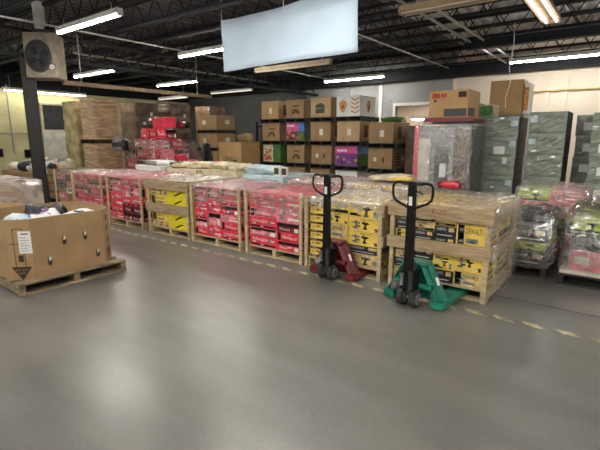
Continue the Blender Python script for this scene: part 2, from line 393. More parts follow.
# conduits under the roof
def pipe(p, q, r, label, m='conduit'): tag(MB().cyl(p, q, r, m, 8).build('ceiling_pipe'), label, 'pipe')
pipe((-3.3, 5.2, 3.78), (-3.3, 14.5, 3.78), 0.026, 'thin pale conduit under the roof right of the sheet, left of a pair')
pipe((-3.0, 5.2, 3.78), (-3.0, 14.5, 3.78), 0.026, 'thin pale conduit under the roof right of the sheet, right of a pair')
pipe((-5.0, 6.6, 3.78), (-5.0, 14.5, 3.78), 0.018, 'thin conduit running back from behind the white sheet')
pipe((-9.5, 2.2, 3.78), (-9.5, 14.5, 3.78), 0.02, 'long thin conduit crossing the roof above the fan heater')
pipe((-13.4, 7.7, 3.78), (-13.4, 14.0, 3.78), 0.035, 'pale pipe running back from the short lit strip light')
pipe((-12.0, 6.0, 3.78), (-12.0, 14.0, 3.78), 0.025, 'thin pipe under the roof over the brown wrapped stacks')
t = thing('hung_beam', 'long tan beam hung level under the roof from the fan heater towards the back', 'beam', (-10.05, 4.75, 2.78))
MB().box(-0.04, 0, -0.05, 0.04, 4.2, 0.04, 'beam_brown').build('beam', t)
for yy in (0.4, 3.7): MB().cyl((0, yy, 0.05), (0, yy, 1.04), 0.008, 'conduit', 5).build('hanger_rod', t)
tag(MB().tube([(-2.15, 9.88, 3.83), (-2.13, 9.88, 3.4), (-2.18, 9.89, 3.0), (-2.13, 9.88, 2.7), (-2.2, 9.9, 2.4), (-2.18, 9.88, 2.2)], 0.008, 'white', 6).build('dangling_cable'), 'thin white cord dangling from the roof before the tall brown carton', 'cord')

# steel column and fan heater
t = thing('steel_column', 'dark painted steel column behind the large cardboard bin at left', 'column', (-10.45, 4.22, 0), math.radians(-24))
c = MB(); c.box(-0.13, -0.13, 0.02, 0.13, -0.11, 3.28, 'column_paint'); c.box(-0.13, 0.11, 0.02, 0.13, 0.13, 3.28, 'column_paint'); c.box(-0.012, -0.11, 0.02, 0.012, 0.11, 3.28, 'column_paint')
c.box(0.105, -0.13, 0.02, 0.13, 0.13, 3.28, 'column_paint')
c.build('shaft', t)
MB().box(-0.2, -0.2, 0, 0.2, 0.2, 0.02, 'column_paint').build('base_plate', t)
t = thing('unit_heater', 'tan fan heater box with dark round fan hung at the top of the column', 'fan heater', (-10.05, 4.33, 2.83), math.radians(-46 + 90))
# local: front is -y
MB().box(-0.31, 0, 0, 0.31, 0.5, 0.9, 'tan_metal').build('cabinet', t, bevel=0.015)
sh = MB(); ring = []
for a in range(28):
    an = 2 * math.pi * a / 28
    ring.append((-0.03 + 0.25 * math.cos(an), 0.43 + 0.31 * math.sin(an)))
sh.prism(ring, -0.012, 0.0, 'y', 'black_soft'); sh.tube([(u, -0.02, v) for u, v in ring], 0.018, 'charcoal', 6, closed=True); sh.build('fan_opening', t)
for i in range(4):
    an = math.radians(35 + 90 * i); ca, sa = math.cos(an), math.sin(an)
    bl = MB(); pts = [(0.04, -0.03), (0.2, -0.08), (0.22, 0.05), (0.05, 0.03)]
    bl.prism([(-0.03 + u * ca - v * sa, 0.42 + u * sa + v * ca) for u, v in pts], -0.03, -0.022, 'y', 'black'); bl.build('fan_blade', t)
MB().cyl((-0.03, -0.05, 0.42), (-0.03, -0.02, 0.42), 0.05, 'charcoal', 16).build('fan_hub', t)
gd = MB()
for rr in (0.1, 0.17): gd.tube([(-0.03 + rr * math.cos(a * math.pi / 10), -0.045, 0.42 + rr * 1.15 * math.sin(a * math.pi / 10)) for a in range(20)], 0.004, 'charcoal', 5, closed=True)
for a in range(4):
    an = a * math.pi / 4; gd.cyl((-0.03 - 0.23 * math.cos(an), -0.04, 0.42 - 0.27 * math.sin(an)), (-0.03 + 0.23 * math.cos(an), -0.04, 0.42 + 0.27 * math.sin(an)), 0.004, 'charcoal', 5)
gd.build('fan_guard', t)
MB().cyl((0.22, -0.03, 0.22), (0.22, 0.0, 0.22), 0.048, 'white', 16).cyl((0.22, -0.04, 0.22), (0.22, -0.03, 0.22), 0.012, 'black', 8).build('dial', t)
fl = MB(); fl.cyl((-0.02, 0.2, 0.9), (-0.02, 0.2, 1.55), 0.11, 'enamel', 16); fl.cyl((-0.02, 0.2, 0.86), (-0.02, 0.2, 0.98), 0.15, 'charcoal', 16); fl.build('flue_pipe', t)

# white sheet
sm = MB(); NX, NZ = 26, 10; vs = []
for j in range(NZ + 1):
    for i in range(NX + 1):
        u = i / NX; v = j / NZ; x = -6.4 + 2.93 * u
        sag = 0.10 * 4 * u * (1 - u)
        zt = 3.74 - sag * 0.6 + 0.12 * u; zb = 2.83 + 0.035 * u
        vs.append((x, 6.02 + 0.03 * math.sin(5 * u + 2 * v) * (0.3 + v) + 0.012 * math.sin(17 * u), zt + (zb - zt) * v))
W_ = NX + 1
fs = [(j * W_ + i, j * W_ + i + 1, (j + 1) * W_ + i + 1, (j + 1) * W_ + i) for j in range(NZ) for i in range(NX)]
sm.add(vs, fs, 'cloth_white'); so = sm.build('hanging_sheet', smooth=True)
md = so.modifiers.new('t', 'SOLIDIFY'); md.thickness = 0.004
tag(so, 'large plain white sheet hung from the roof joists', 'sheet')
for x in (-6.38, -4.9, -3.5): MB().cyl((x, 6.02, 3.68 if x < -4 and x > -6 else 3.72), (x, 6.02, 4.3), 0.005, 'white', 5).build('hanging_tie', so)

# ------------------------------------------------------------------ pallets, crates
def pallet(label, X0, X1, Y0, Y1, m='wood', h=0.13, rz=0, boards=5, swap=False, group='wooden pallets', name='wooden_pallet', z=0.0):
    cx, cy = (X0 + X1) / 2, (Y0 + Y1) / 2; a = (X1 - X0) / 2; c = (Y1 - Y0) / 2
    if swap: a, c = c, a
    t = thing(name, label, 'pallet' if 'pallet' in name else 'crate', (cx, cy, z), rz + (math.pi / 2 if swap else 0), group)
    LAST[0] = t
    for s in (-1, 0, 1):
        xs = s * (a - 0.03); MB().box(xs - 0.03, -c + 0.01, 0.02, xs + 0.03, c - 0.01, h - 0.02, m).build('stringer', t)
    for k in range(boards):
        y0 = -c + (2 * c - 0.14) * k / (boards - 1); MB().box(-a, y0, h - 0.02, a, y0 + 0.14, h, m).build('deck_board', t)
    for k in range(3):
        y0 = -c + (2 * c - 0.1) * k / 2; MB().box(-a, y0, 0, a, y0 + 0.1, 0.02, m).build('bottom_board', t)
    return t
Y0R, Y1R = 4.30, 5.40
def crate(label, X0, X1, m='pale_wood', rails=(), side_rails=(), rail_m='rail_wood', H=0.9, dy=0.0, posts=(1, 1), post_m='pale_wood'):
    t = pallet(label, X0, X1, Y0R + dy, Y1R + dy, m, group='post crates of the front row', name='slatted_crate')
    a = (X1 - X0) / 2; c = (Y1R - Y0R) / 2
    for sx in (-1, 1):
        for sy in (-1, 1):
            if sy < 0 and not posts[(sx + 1) // 2]: continue
            x0 = sx * (a - 0.0) - (0.045 if sx > 0 else 0); y0 = -c - 0.03 if sy < 0 else c + 0.003
            MB().box(x0, y0, 0.0, x0 + 0.045, y0 + 0.027, H, post_m).build('corner_post', t)
    for z0, z1 in rails: MB().box(-a - 0.02, -c - 0.055, z0, a + 0.02, -c - 0.031, z1, rail_m).build('front_rail', t)
    for z0, z1 in side_rails: MB().box(a + 0.002, -c - 0.03, z0, a + 0.024, c + 0.03, z1, rail_m).build('side_rail', t)
    return t

# ------------------------------------------------------------------ cartons
def drill(cx, cz, s, flip=1):
    p = [(-1.0, 0.55), (-0.95, 0.15), (-0.35, 0.1), (-0.45, -0.55), (-0.65, -0.6), (-0.65, -0.95), (0.25, -0.95), (0.25, -0.6), (0.02, -0.5), (0.12, 0.1), (0.5, 0.15), (0.55, 0.25), (0.95, 0.28), (0.95, 0.42), (0.55, 0.45), (0.5, 0.6)]
    return [(cx + flip * u * s, cz + v * s) for u, v in p]
CM = {}
def carton_mesh(kind, var, W, D, H):
    k = (kind, var, round(W, 3), round(D, 3), round(H, 3))
    if k in CM: return CM[k]
    rr = random.Random(hash((kind, var)) % 1000 if False else sum(map(ord, kind)) * 7 + var * 13)
    b = MB(); w2, d2 = W / 2, D / 2
    base = {'red': 'red', 'redpale': 'red_pale', 'reddark': 'red_dark', 'yellow': 'yellow', 'lemon': 'lemon', 'tan': 'yellow_tan', 'black': 'navy_black', 'brown': 'card', 'white': 'white', 'lime': 'lime', 'pinkred': 'red_pale', 'charcoal': 'charcoal'}[kind]
    b.box(-w2 + 0.003, -d2 + 0.003, 0.0, w2 - 0.003, d2 - 0.003, H - 0.004, base)
    fy = -d2 + 0.003; fx = w2 - 0.003
    for face, off, hw in (('-y', fy, w2), ('+x', fx, d2)):
        u0, u1 = -hw + 0.02, hw - 0.02; ww = u1 - u0
        if kind in ('red', 'redpale', 'reddark'):
            if var % 4 == 0:
                b.text('Milwaukee', u0 + ww * 0.06, H * 0.52, H * 0.30, face, off, 'white', ww * 0.62, 0.3)
                b.rect(u0, 0.01, u1, H * 0.22, face, off, 'black'); b.flat(drill(u1 - 0.09, H * 0.55, min(0.07, H * 0.3)), face, off, 'print_grey')
            elif var % 4 == 1:
                b.flat(drill(u0 + ww * 0.25, H * 0.5, min(H * 0.36, ww * 0.2)), face, off, 'print_grey')
                b.text('Milwaukee', u0 + ww * 0.45, H * 0.60, H * 0.22, face, off, 'white', ww * 0.5, 0.3); b.rect(u0 + ww * 0.48, H * 0.2, u1, H * 0.34, face, off, 'white')
            elif var % 4 == 2:
                b.text('Milwaukee', u0 + ww * 0.2, H * 0.3, H * 0.36, face, off, 'white', ww * 0.7, 0.3); b.rect(u0, H * 0.08, u0 + ww * 0.14, H * 0.9, face, off, 'black')
                b.rect(u0 + ww * 0.2, H * 0.12, u1, H * 0.2, face, off, 'red_dark')
            else:
                b.rect(u0, H * 0.62, u1, H * 0.93, face, off, 'black'); b.text('Milwaukee', u0 + ww * 0.08, H * 0.2, H * 0.30, face, off, 'white', ww * 0.5, 0.3)
                b.rect(u1 - ww * 0.22, H * 0.1, u1 - 0.01, H * 0.5, face, off, 'white')
        elif kind in ('yellow', 'tan'):
            if var % 4 == 0:
                b.text('DEWALT', u0 + ww * 0.08, H * 0.58, H * 0.26, face, off, 'black', ww * 0.6); b.rect(u0 - 0.01, 0.004, u1 + 0.01, H * 0.30, face, off, 'black')
                b.text('DEWALT', u0 + ww * 0.1, H * 0.08, H * 0.15, face, off, 'yellow', ww * 0.5)
            elif var % 4 == 1:
                b.flat(drill(u0 + ww * 0.62, H * 0.48, min(H * 0.42, ww * 0.2)), face, off, 'charcoal'); b.text('DEWALT', u0 + ww * 0.03, H * 0.68, H * 0.2, face, off, 'black', ww * 0.42)
                b.rect(u1 - ww * 0.16, H * 0.1, u1, H * 0.5, face, off, 'print_grey'); b.rect(u0, H * 0.12, u0 + ww * 0.26, H * 0.3, face, off, 'black')
            elif var % 4 == 2:
                b.flat(drill(u0 + ww * 0.2, H * 0.5, min(H * 0.4, ww * 0.17), -1), face, off, 'print_grey'); b.flat(drill(u0 + ww * 0.58, H * 0.5, min(H * 0.38, ww * 0.15)), face, off, 'black')
                b.text('DEWALT', u0 + ww * 0.4, H * 0.78, H * 0.15, face, off, 'black', ww * 0.5); b.rect(u1 - ww * 0.12, H * 0.1, u1, H * 0.32, face, off, 'red_dark')
            else:
                b.rect(u0, H * 0.06, u0 + ww * 0.24, H * 0.94, face, off, 'black'); b.rect(u0 + ww * 0.05, H * 0.2, u0 + ww * 0.19, H * 0.8, face, off, 'yellow_tan')
                b.text('DEWALT', u0 + ww * 0.32, H * 0.55, H * 0.26, face, off, 'black', ww * 0.6); b.rect(u0 + ww * 0.32, H * 0.15, u0 + ww * 0.8, H * 0.34, face, off, 'print_grey')
        elif kind == 'lemon':
            b.prism([(u0 + ww * 0.3, H * 0.2), (u0 + ww * 0.42, H * 0.16), (u0 + ww * 0.82, H * 0.72), (u0 + ww * 0.66, H * 0.7)], off - 0.002 if face == '-y' else off + 0.0005, off - 0.0005 if face == '-y' else off + 0.002, 'y' if face == '-y' else 'x', 'black')
            b.rect(u0, H * 0.02, u1, H * 0.09, face, off, 'yellow_tan')
        elif kind == 'black':
            b.rect(u0, H * 0.60, u0 + ww * 0.55, H * 0.85, face, off, 'print_grey'); b.rect(u0 + ww * 0.05, H * 0.18, u1 - ww * 0.1, H * 0.26, face, off, 'off_white'); b.rect(u0 + ww * 0.7, H * 0.55, u1, H * 0.9, face, off, 'yellow_tan')
        elif kind == 'lime':
            b.flat(drill(u0 + ww * 0.6, H * 0.5, min(H * 0.4, ww * 0.2)), face, off, 'black'); b.rect(u0, 0.005, u1, H * 0.2, face, off, 'charcoal')
        elif kind in ('pinkred', 'charcoal', 'white'):
            b.rect(u0 + ww * 0.1, H * 0.3, u0 + ww * 0.6, H * 0.7, face, off, {'pinkred': 'off_white', 'charcoal': 'print_grey', 'white': 'print_grey'}[kind])
    # small print scattered over the faces
    if kind in ('yellow', 'tan', 'red', 'redpale', 'lime'):
        for face, off, hw in (('-y', fy - 0.0014, w2), ('+x', fx + 0.0014, d2)):
            for q in range(7):
                u = rr.uniform(-hw + 0.02, hw - 0.09); v = rr.uniform(0.06, 0.82) * H
                b.rect(u, v, u + rr.uniform(0.02, 0.07), v + H * rr.uniform(0.04, 0.13), face, off, rr.choice(['charcoal', 'print_grey', 'off_white', 'charcoal'] if kind in ('yellow', 'tan', 'lime') else ['off_white', 'red_pale', 'white', 'charcoal']))
    # tape seam on the lid
    b.rect(-0.025, -d2 + 0.01, 0.025, d2 - 0.01, '+z', H - 0.004, base if kind != 'brown' else 'card_pale')
    CM[k] = b.mesh('carton_' + kind)
    return CM[k]
LAYER = ['bottom', 'second', 'third', 'fourth', 'fifth', 'sixth', 'seventh', 'eighth']
def build_print(b, t, c):
    for front in (True, False):
        q = MB(); q.v = b.v; q.mats = b.mats
        for f, i in zip(b.f, b.mi):
            if (abs(sum(b.v[k][1] for k in f) / len(f) + c) < 0.012) == front: q.f.append(f); q.mi.append(i)
        if q.f:
            used = sorted({k for f in q.f for k in f}); ix = {k: n for n, k in enumerate(used)}
            q.v = [b.v[k] for k in used]; q.f = [[ix[k] for k in f] for f in q.f]; q.build('printing', t)
def stack(cols, X0, X1, Y0, Y1, z0, where, group, name='tool_carton', rows=2, jit=0.006, desc=None):
    """cols: list of (width fraction, [(height, kind, variant), ...]) from left to right"""
    tot = sum(c[0] for c in cols); x = X0; D = (Y1 - Y0) / rows
    for ci, (wf, layers) in enumerate(cols):
        W = (X1 - X0) * wf / tot
        cn = {1: ['single'], 2: ['left', 'right'], 3: ['left', 'middle', 'right'], 4: ['far left', 'mid left', 'mid right', 'far right']}[len(cols)][ci]
        for row in range(rows):
            z = z0
            for li, (h, kind, var) in enumerate(layers):
                me = carton_mesh(kind, var + row, W, D, h)
                o = inst(me, name, (x + W / 2 + R.uniform(-jit, jit) * 0.3, Y0 + D * (row + 0.5) + R.uniform(-jit, jit) * 0.4, z))
                colr = {'red': 'red', 'redpale': 'pale red', 'reddark': 'dark red', 'yellow': 'yellow', 'lemon': 'lemon yellow', 'tan': 'tan yellow', 'black': 'black', 'brown': 'brown', 'white': 'white', 'lime': 'lime', 'pinkred': 'pinkish red', 'charcoal': 'charcoal'}[kind]
                lay = 'top' if li == len(layers) - 1 else LAYER[li]
                tag(o, '%s carton, %s layer, %s%s, %s' % (colr, lay, cn, '' if row == 0 else ' rear', where), 'carton', group)
                z += h
        x += W

def film(label, X0, X1, Y0, Y1, zt, front, right, left=None, back=None, m='film', rag=0.05, lump=0.012, out=0.035, n=22, name='stretch_film', bow=0.0, taper=0.0, on=None):
    """stretch film: a sheet over the top whose skirts hang to the given lowest z on each side"""
    left = front if left is None else left; back = front if back is None else back
    rr = random.Random(int(X0 * 1000) + int(zt * 777))
    b = MB(); N = n
    X0 -= out; X1 += out; Y0 -= out; Y1 += out
    idx = {}
    vs = []
    for j in range(N + 1):
        for i in range(N + 1):
            e = 0 if (i in (0, N) or j in (0, N)) else 1
            idx[i, j] = len(vs)
            vs.append((X0 + (X1 - X0) * i / N + (rr.uniform(-lump, lump) if e else 0), Y0 + (Y1 - Y0) * j / N + (rr.uniform(-lump, lump) if e else 0), zt + e * rr.uniform(0.008, 0.008 + lump * 2)))
    fs = [(idx[i, j], idx[i + 1, j], idx[i + 1, j + 1], idx[i, j + 1]) for i in range(N) for j in range(N)]
    per = [((i, 0), front, (0, -1)) for i in range(N)] + [((N, j), right, (1, 0)) for j in range(N)] + [((i, N), back, (0, 1)) for i in range(N, 0, -1)] + [((0, j), left, (-1, 0)) for j in range(N, 0, -1)]
    P = len(per); K = 8; rows = [[idx[p[0]] for p in per]]
    low = [p[1] for p in per]
    low = [(low[i - 1] + low[i] + low[(i + 1) % P]) / 3 + rr.uniform(-rag, rag) for i in range(P)]
    cx, cy = (X0 + X1) / 2, (Y0 + Y1) / 2
    for k in range(1, K + 1):
        row = []
        for i, p in enumerate(per):
            bx, by, bz = vs[rows[0][i]]; t = k / K
            d = rr.uniform(-0.2, 1) * lump * 0.8 + bow * math.sin(t * math.pi)
            nx, ny = p[2]
            sc = 1 - taper * t
            row.append(len(vs)); vs.append((cx + (bx - cx) * sc + nx * d, cy + (by - cy) * sc + ny * d, zt + (max(0.012, min(low[i], zt - 0.03)) - zt) * t))
        rows.append(row)
    for k in range(K):
        for i in range(P): fs.append((rows[k][i], rows[k + 1][i], rows[k + 1][(i + 1) % P], rows[k][(i + 1) % P]))
    b.add(vs, fs, m)
    o = b.build(name, smooth=True)
    on = on or LAST[0]; o.parent = on; o.location = tuple(-v for v in on.location); o['label'] = label
    return o

ZP = 0.131
# --- A: nearest crate, behind the green jack
crate('wooden crate with two broad front rails, behind the green pallet jack', -2.0, -0.97, rails=((0.79, 0.93), (0.44, 0.57)), side_rails=((0.79, 0.93), (0.44, 0.56)), H=0.93)
cA = [(0.75, [(0.09, 'tan', 1), (0.10, 'black', 0), (0.09, 'tan', 2), (0.10, 'black', 1), (0.13, 'yellow', 3), (0.10, 'black', 0), (0.09, 'tan', 3), (0.10, 'yellow', 0)]),
      (0.8, [(0.11, 'yellow', 1), (0.10, 'white', 1), (0.11, 'black', 1), (0.10, 'tan', 2), (0.10, 'black', 0), (0.10, 'tan', 0), (0.09, 'black', 1), (0.08, 'yellow', 3)]),
      (0.8, [(0.13, 'black', 0), (0.16, 'yellow', 1), (0.09, 'tan', 2), (0.09, 'black', 1), (0.12, 'black', 0), (0.10, 'yellow', 0), (0.1, 'tan', 1)]),
      (1.05, [(0.15, 'tan', 3), (0.18, 'yellow', 2), (0.09, 'tan', 1), (0.22, 'yellow', 3), (0.15, 'tan', 0)])]
stack(cA, -1.95, -1.02, 4.31, 5.39, ZP, 'crate behind green jack', 'tool cartons in the nearest crate')
film('clear film hanging down the right side of the crate behind the green jack', -2.0, -0.945, 4.30, 5.42, 0.955, 0.90, 0.03, left=0.85, back=0.1, m='film', out=0.012, rag=0.03, bow=0.03)
st = MB(); st.text('F-20', 0, 0, 0.06, '-y', 0, 'stencil_red', 0.17)
lc = [o for o in COL.objects if o.name.startswith('slatted_crate')][-1]
so = st.build('stencil', lc); so.location = (-0.05, -0.605, 0.84); so['label'] = 'red stencilled lettering on the top rail'
# --- B: yellow load behind the red jack
crate('post crate of yellow cartons behind the red pallet jack', -3.16, -2.1, side_rails=((0.74, 0.87), (0.40, 0.52)), post_m='pale_wood', H=0.88)
yb = [(0.105, 'yellow', 0), (0.105, 'yellow', 0), (0.105, 'yellow', 0), (0.105, 'yellow', 0), (0.105, 'yellow', 0), (0.105, 'yellow', 0), (0.10, 'tan', 1)]
cB = [(0.6, yb), (1.0, [(0.13, 'yellow', 3), (0.16, 'yellow', 1), (0.17, 'tan', 3), (0.14, 'yellow', 2), (0.13, 'yellow', 0)]),
      (1.15, [(0.15, 'tan', 1), (0.09, 'black', 0), (0.165, 'yellow', 2), (0.165, 'yellow', 2), (0.165, 'yellow', 1)])]
stack(cB, -3.10, -2.15, 4.31, 5.39, ZP, 'load behind red jack', 'yellow tool cartons behind the red jack')
film('clear film over the top of the yellow load behind the red jack', -3.12, -2.13, 4.32, 5.40, 0.88, 0.80, 0.5, m='film_white', out=0.018)
# --- C
crate('post crate of red cartons left of the red pallet jack', -4.2, -3.2, side_rails=((0.74, 0.88),), H=0.9)
r6 = lambda s: [(0.125, 'red', s), (0.125, 'redpale', s + 1), (0.125, 'red', s + 2), (0.125, 'red', s + 3), (0.125, 'redpale', s), (0.12, 'red', s + 1)]
stack([(1.25, [(0.15, 'red', 0), (0.11, 'redpale', 3), (0.15, 'red', 0), (0.12, 'redpale', 2), (0.11, 'red', 1), (0.11, 'red', 0)]),
       (1.0, [(0.125, 'red', 3), (0.125, 'red', 2), (0.125, 'reddark', 3), (0.20, 'redpale', 1), (0.17, 'red', 1)])], -4.14, -3.26, 4.31, 5.39, ZP, 'load left of red jack', 'red tool cartons left of the red jack')
film('pink-tinged clear film over the red load left of the red jack', -4.16, -3.24, 4.32, 5.40, 0.89, 0.66, 0.6, m='film', out=0.018, rag=0.07)
# --- D
crate('post crate of red cartons just right of the grey-railed crate', -5.37, -4.29, H=0.92)
stack([(0.8, r6(2)), (0.8, [(0.17, 'red', 1), (0.2, 'redpale', 3), (0.2, 'red', 1), (0.18, 'redpale', 2)]), (1.0, [(0.13, 'red', 0), (0.13, 'red', 2), (0.11, 'redpale', 1), (0.13, 'red', 3), (0.13, 'red', 0), (0.12, 'redpale', 2)])],
      -5.31, -4.35, 4.31, 5.39, ZP, 'load right of grey-railed crate', 'red tool cartons right of the grey-railed crate')
film('clear film over the red load right of the grey-railed crate', -5.33, -4.33, 4.32, 5.40, 0.90, 0.62, 0.6, m='film', out=0.018, rag=0.08)
lb = MB(); lb.prism([(0, -0.045), (0.045, 0), (0, 0.045), (-0.045, 0)], -0.001, 0.0, 'y', 'charcoal'); lb.prism([(0, -0.025), (0.025, 0), (0, 0.025), (-0.025, 0)], -0.002, -0.001, 'y', 'white')
tag(lb.build('warning_sticker', loc=(-4.55, 4.298, 0.55)), 'dark diamond sticker on the film of the red load right of the yellow crate', 'sticker')
# --- E
crate('crate with two weathered grey front rails between the red loads', -6.5, -5.42, rails=((0.77, 0.93), (0.39, 0.53)), side_rails=((0.77, 0.93),), rail_m='grey_wood', H=0.93)
stack([(1.0, [(0.10, 'tan', 2), (0.13, 'yellow', 3), (0.15, 'tan', 1), (0.15, 'yellow', 3), (0.12, 'tan', 1), (0.10, 'tan', 0)]),
       (1.15, [(0.13, 'lemon', 0), (0.13, 'lemon', 0), (0.13, 'lemon', 0), (0.13, 'lemon', 0), (0.13, 'lemon', 0), (0.10, 'tan', 0)])], -6.44, -5.48, 4.31, 5.39, ZP, 'grey-railed crate between red loads', 'yellow cartons in the grey-railed crate')
film('clear film over the grey-railed yellow crate', -6.46, -5.46, 4.32, 5.40, 0.91, 0.87, 0.85, m='film_white', out=0.018, rag=0.01)
# --- F
crate('post crate of red cartons just left of the grey-railed crate', -7.8, -6.68, H=0.92)
stack([(1.0, [(0.12, 'red', 1), (0.1, 'red', 0), (0.26, 'red', 1), (0.14, 'redpale', 2), (0.14, 'red', 3)]), (0.7, [(0.13, 'reddark', 3), (0.14, 'reddark', 2), (0.14, 'red', 0), (0.14, 'redpale', 1), (0.21, 'red', 1)]), (0.8, [(0.13, 'reddark', 3), (0.14, 'reddark', 2), (0.16, 'red', 0), (0.17, 'redpale', 2), (0.16, 'red', 0)])],
      -7.74, -6.74, 4.31, 5.39, ZP, 'load left of grey-railed crate', 'red tool cartons left of the grey-railed crate')
film('clear film over the red load left of the grey-railed crate', -7.76, -6.72, 4.32, 5.40, 0.92, 0.72, 0.7, m='film', out=0.018, rag=0.07)
# --- G
crate('post crate of red cartons second left of the grey-railed crate', -9.15, -7.98, H=0.92)
stack([(1.0, r6(0)), (1.0, r6(3))], -9.09, -8.04, 4.31, 5.39, ZP, 'load second left of grey-railed crate', 'red tool cartons second left of the grey-railed crate')
film('clear film over the second red load left of the grey-railed crate', -9.11, -8.02, 4.32, 5.40, 0.9, 0.45, 0.5, m='film', out=0.018, rag=0.07)
# --- H mixed
crate('post crate of mixed brown and red cartons at the far left end of the row', -10.2, -9.3, H=0.92, dy=0.12)
stack([(1.0, [(0.14, 'brown', 0), (0.14, 'pinkred', 0), (0.14, 'brown', 0), (0.14, 'black', 0), (0.1, 'pinkred', 0)]), (1.0, [(0.14, 'red', 0), (0.14, 'brown', 0), (0.14, 'white', 0), (0.14, 'pinkred', 0), (0.12, 'charcoal', 0)])],
      -10.14, -9.36, 4.44, 5.5, ZP, 'mixed load at far left row end', 'mixed cartons at the row end', rows=2)
film('clear film over the mixed load at the far left row end', -10.16, -9.34, 4.45, 5.5, 0.85, 0.5, 0.5, m='film', out=0.018)

# ------------------------------------------------------------------ pallet jacks
def jack(label, x, y, body, rz, tilt=0.0):
    """local: forks towards +y, frame front edge at y=0, steer wheels at y=-0.17"""
    t = thing('pallet_jack', label, 'pallet jack', (x, y, 0), rz, 'hand pallet jacks')
    for s in (-1, 1):
        f = MB()
        f.prism([(-0.02, 0.02), (0.0, 0.085), (0.95, 0.085), (1.05, 0.06), (1.05, 0.04), (-0.02, 0.02)], s * 0.245 - 0.08, s * 0.245 + 0.08, 'x', body)
        fk = f.build('fork', t, bevel=0.004)
        MB().cyl((s * 0.245 - 0.05, 0.9, 0.035), (s * 0.245 + 0.05, 0.9, 0.035), 0.034, 'rubber', 14).build('load_roller', fk)
        # sloped side plate from the mast down to the fork corner
        p = MB()
        vs = [(s * 0.05, -0.04, 0.43), (s * 0.14, 0.04, 0.40), (s * 0.325, 0.02, 0.07), (s * 0.24, -0.04, 0.05)]
        vs2 = [(a, c_ + 0.045, d) for a, c_, d in vs]
        p.add(vs + vs2, [(0, 1, 2, 3), (7, 6, 5, 4), (0, 4, 5, 1), (1, 5, 6, 2), (2, 6, 7, 3), (3, 7, 4, 0)], body)
        p.box(min(s * 0.20, s * 0.315), -0.06, 0.015, max(s * 0.20, s * 0.315), 0.0, 0.085, body)
        pl = p.build('side_plate', t)
        q = MB(); q.add([(s * 0.125, -0.012, 0.40), (s * 0.15, 0.03, 0.40), (s * 0.305, 0.012, 0.09), (s * 0.28, -0.03, 0.09), (s * 0.127, -0.018, 0.403), (s * 0.152, 0.024, 0.403), (s * 0.307, 0.006, 0.093), (s * 0.282, -0.036, 0.093)],
              [(0, 1, 2, 3), (7, 6, 5, 4), (0, 4, 5, 1), (1, 5, 6, 2), (2, 6, 7, 3), (3, 7, 4, 0)], body); q.build('plate_flange', pl)
        if s > 0:
            l = MB(); l.add([(0.215, -0.031, 0.31), (0.232, -0.012, 0.31), (0.262, -0.018, 0.24), (0.245, -0.036, 0.24)], [(0, 1, 2, 3)], 'white'); lo = l.build('decal', pl); lo['label'] = 'pale label on the right plate'
    top = MB(); top.prism([(-0.06, 0.40), (-0.05, 0.44), (0.07, 0.44), (0.09, 0.40)], -0.13, 0.13, 'x', body)
    top.box(-0.13, 0.05, 0.05, 0.13, 0.075, 0.42, body); top.build('frame_head', t, bevel=0.006)
    ax = MB(); ax.cyl((-0.2, -0.05, 0.2), (0.2, -0.05, 0.2), 0.03, body, 12); ax.cyl((-0.19, -0.12, 0.17), (-0.11, -0.05, 0.17), 0.05, 'steel', 12); ax.build('rocker_shaft', t)
    pm = MB(); pm.cyl((0, -0.1, 0.12), (0, -0.1, 0.43), 0.05, 'charcoal', 16); pm.cyl((0, -0.1, 0.40), (0, -0.1, 0.47), 0.03, 'steel', 12)
    pm.box(-0.07, -0.18, 0.18, 0.07, -0.05, 0.36, 'black'); pm.cyl((0.045, -0.19, 0.19), (0.045, -0.19, 0.37), 0.022, 'charcoal', 12); pm.cyl((-0.045, -0.19, 0.22), (-0.045, -0.19, 0.34), 0.02, 'steel', 12)
    pm.build('pump', t)
    for s in (-1, 1):
        wn = 22; wb = MB(); prof = [(0.0, 0.05), (0.07, 0.055), (0.085, 0.045), (0.09, 0.03)]
        x0 = s * 0.066
        wb.cyl((x0 - 0.03, -0.12, 0.09), (x0 + 0.03, -0.12, 0.09), 0.09, 'rubber', 24)
        wl = wb.build('steer_wheel', t, bevel=0.008)
        MB().cyl((x0 - 0.034, -0.12, 0.09), (x0 + 0.034, -0.12, 0.09), 0.058, 'hub_grey', 18).cyl((x0 - 0.038, -0.12, 0.09), (x0 + 0.038, -0.12, 0.09), 0.02, 'black', 12).build('wheel_hub', wl)
    MB().cyl((-0.13, -0.12, 0.09), (0.13, -0.12, 0.09), 0.014, 'steel', 10).build('axle', t)
    T = math.tan(tilt)
    til = MB(); til.prism([(-0.042, 0), (0.042, 0), (0.032, 0.75), (-0.032, 0.75)], -0.15, -0.10, 'y', 'black')
    vt = til.build('tiller', t); vt.location = (-0.005, -0.02, 0.33)
    MB().box(-0.017, -0.154, 0.66, 0.017, -0.1505, 0.74, 'white').build('tiller_label', vt)
    hp = [(-0.025, 0.67), (-0.155, 0.725), (-0.188, 0.755), (-0.2, 0.80), (-0.198, 0.87), (-0.185, 0.895), (-0.155, 0.905), (0.155, 0.905), (0.185, 0.895), (0.198, 0.87), (0.2, 0.80), (0.188, 0.755), (0.155, 0.725), (0.025, 0.67)]
    h = MB().tube([(u, -0.125, v - 0.04) for u, v in hp], 0.0125, 'black', 8); ho = h.build('handle_loop', vt)
    MB().tube([(-0.1, -0.125, 0.86), (0.1, -0.125, 0.86)], 0.019, 'black_soft', 10).build('hand_grip', ho)
    MB().box(-0.034, -0.145, 0.70, 0.034, -0.105, 0.872, 'black').build('handle_stem', vt)
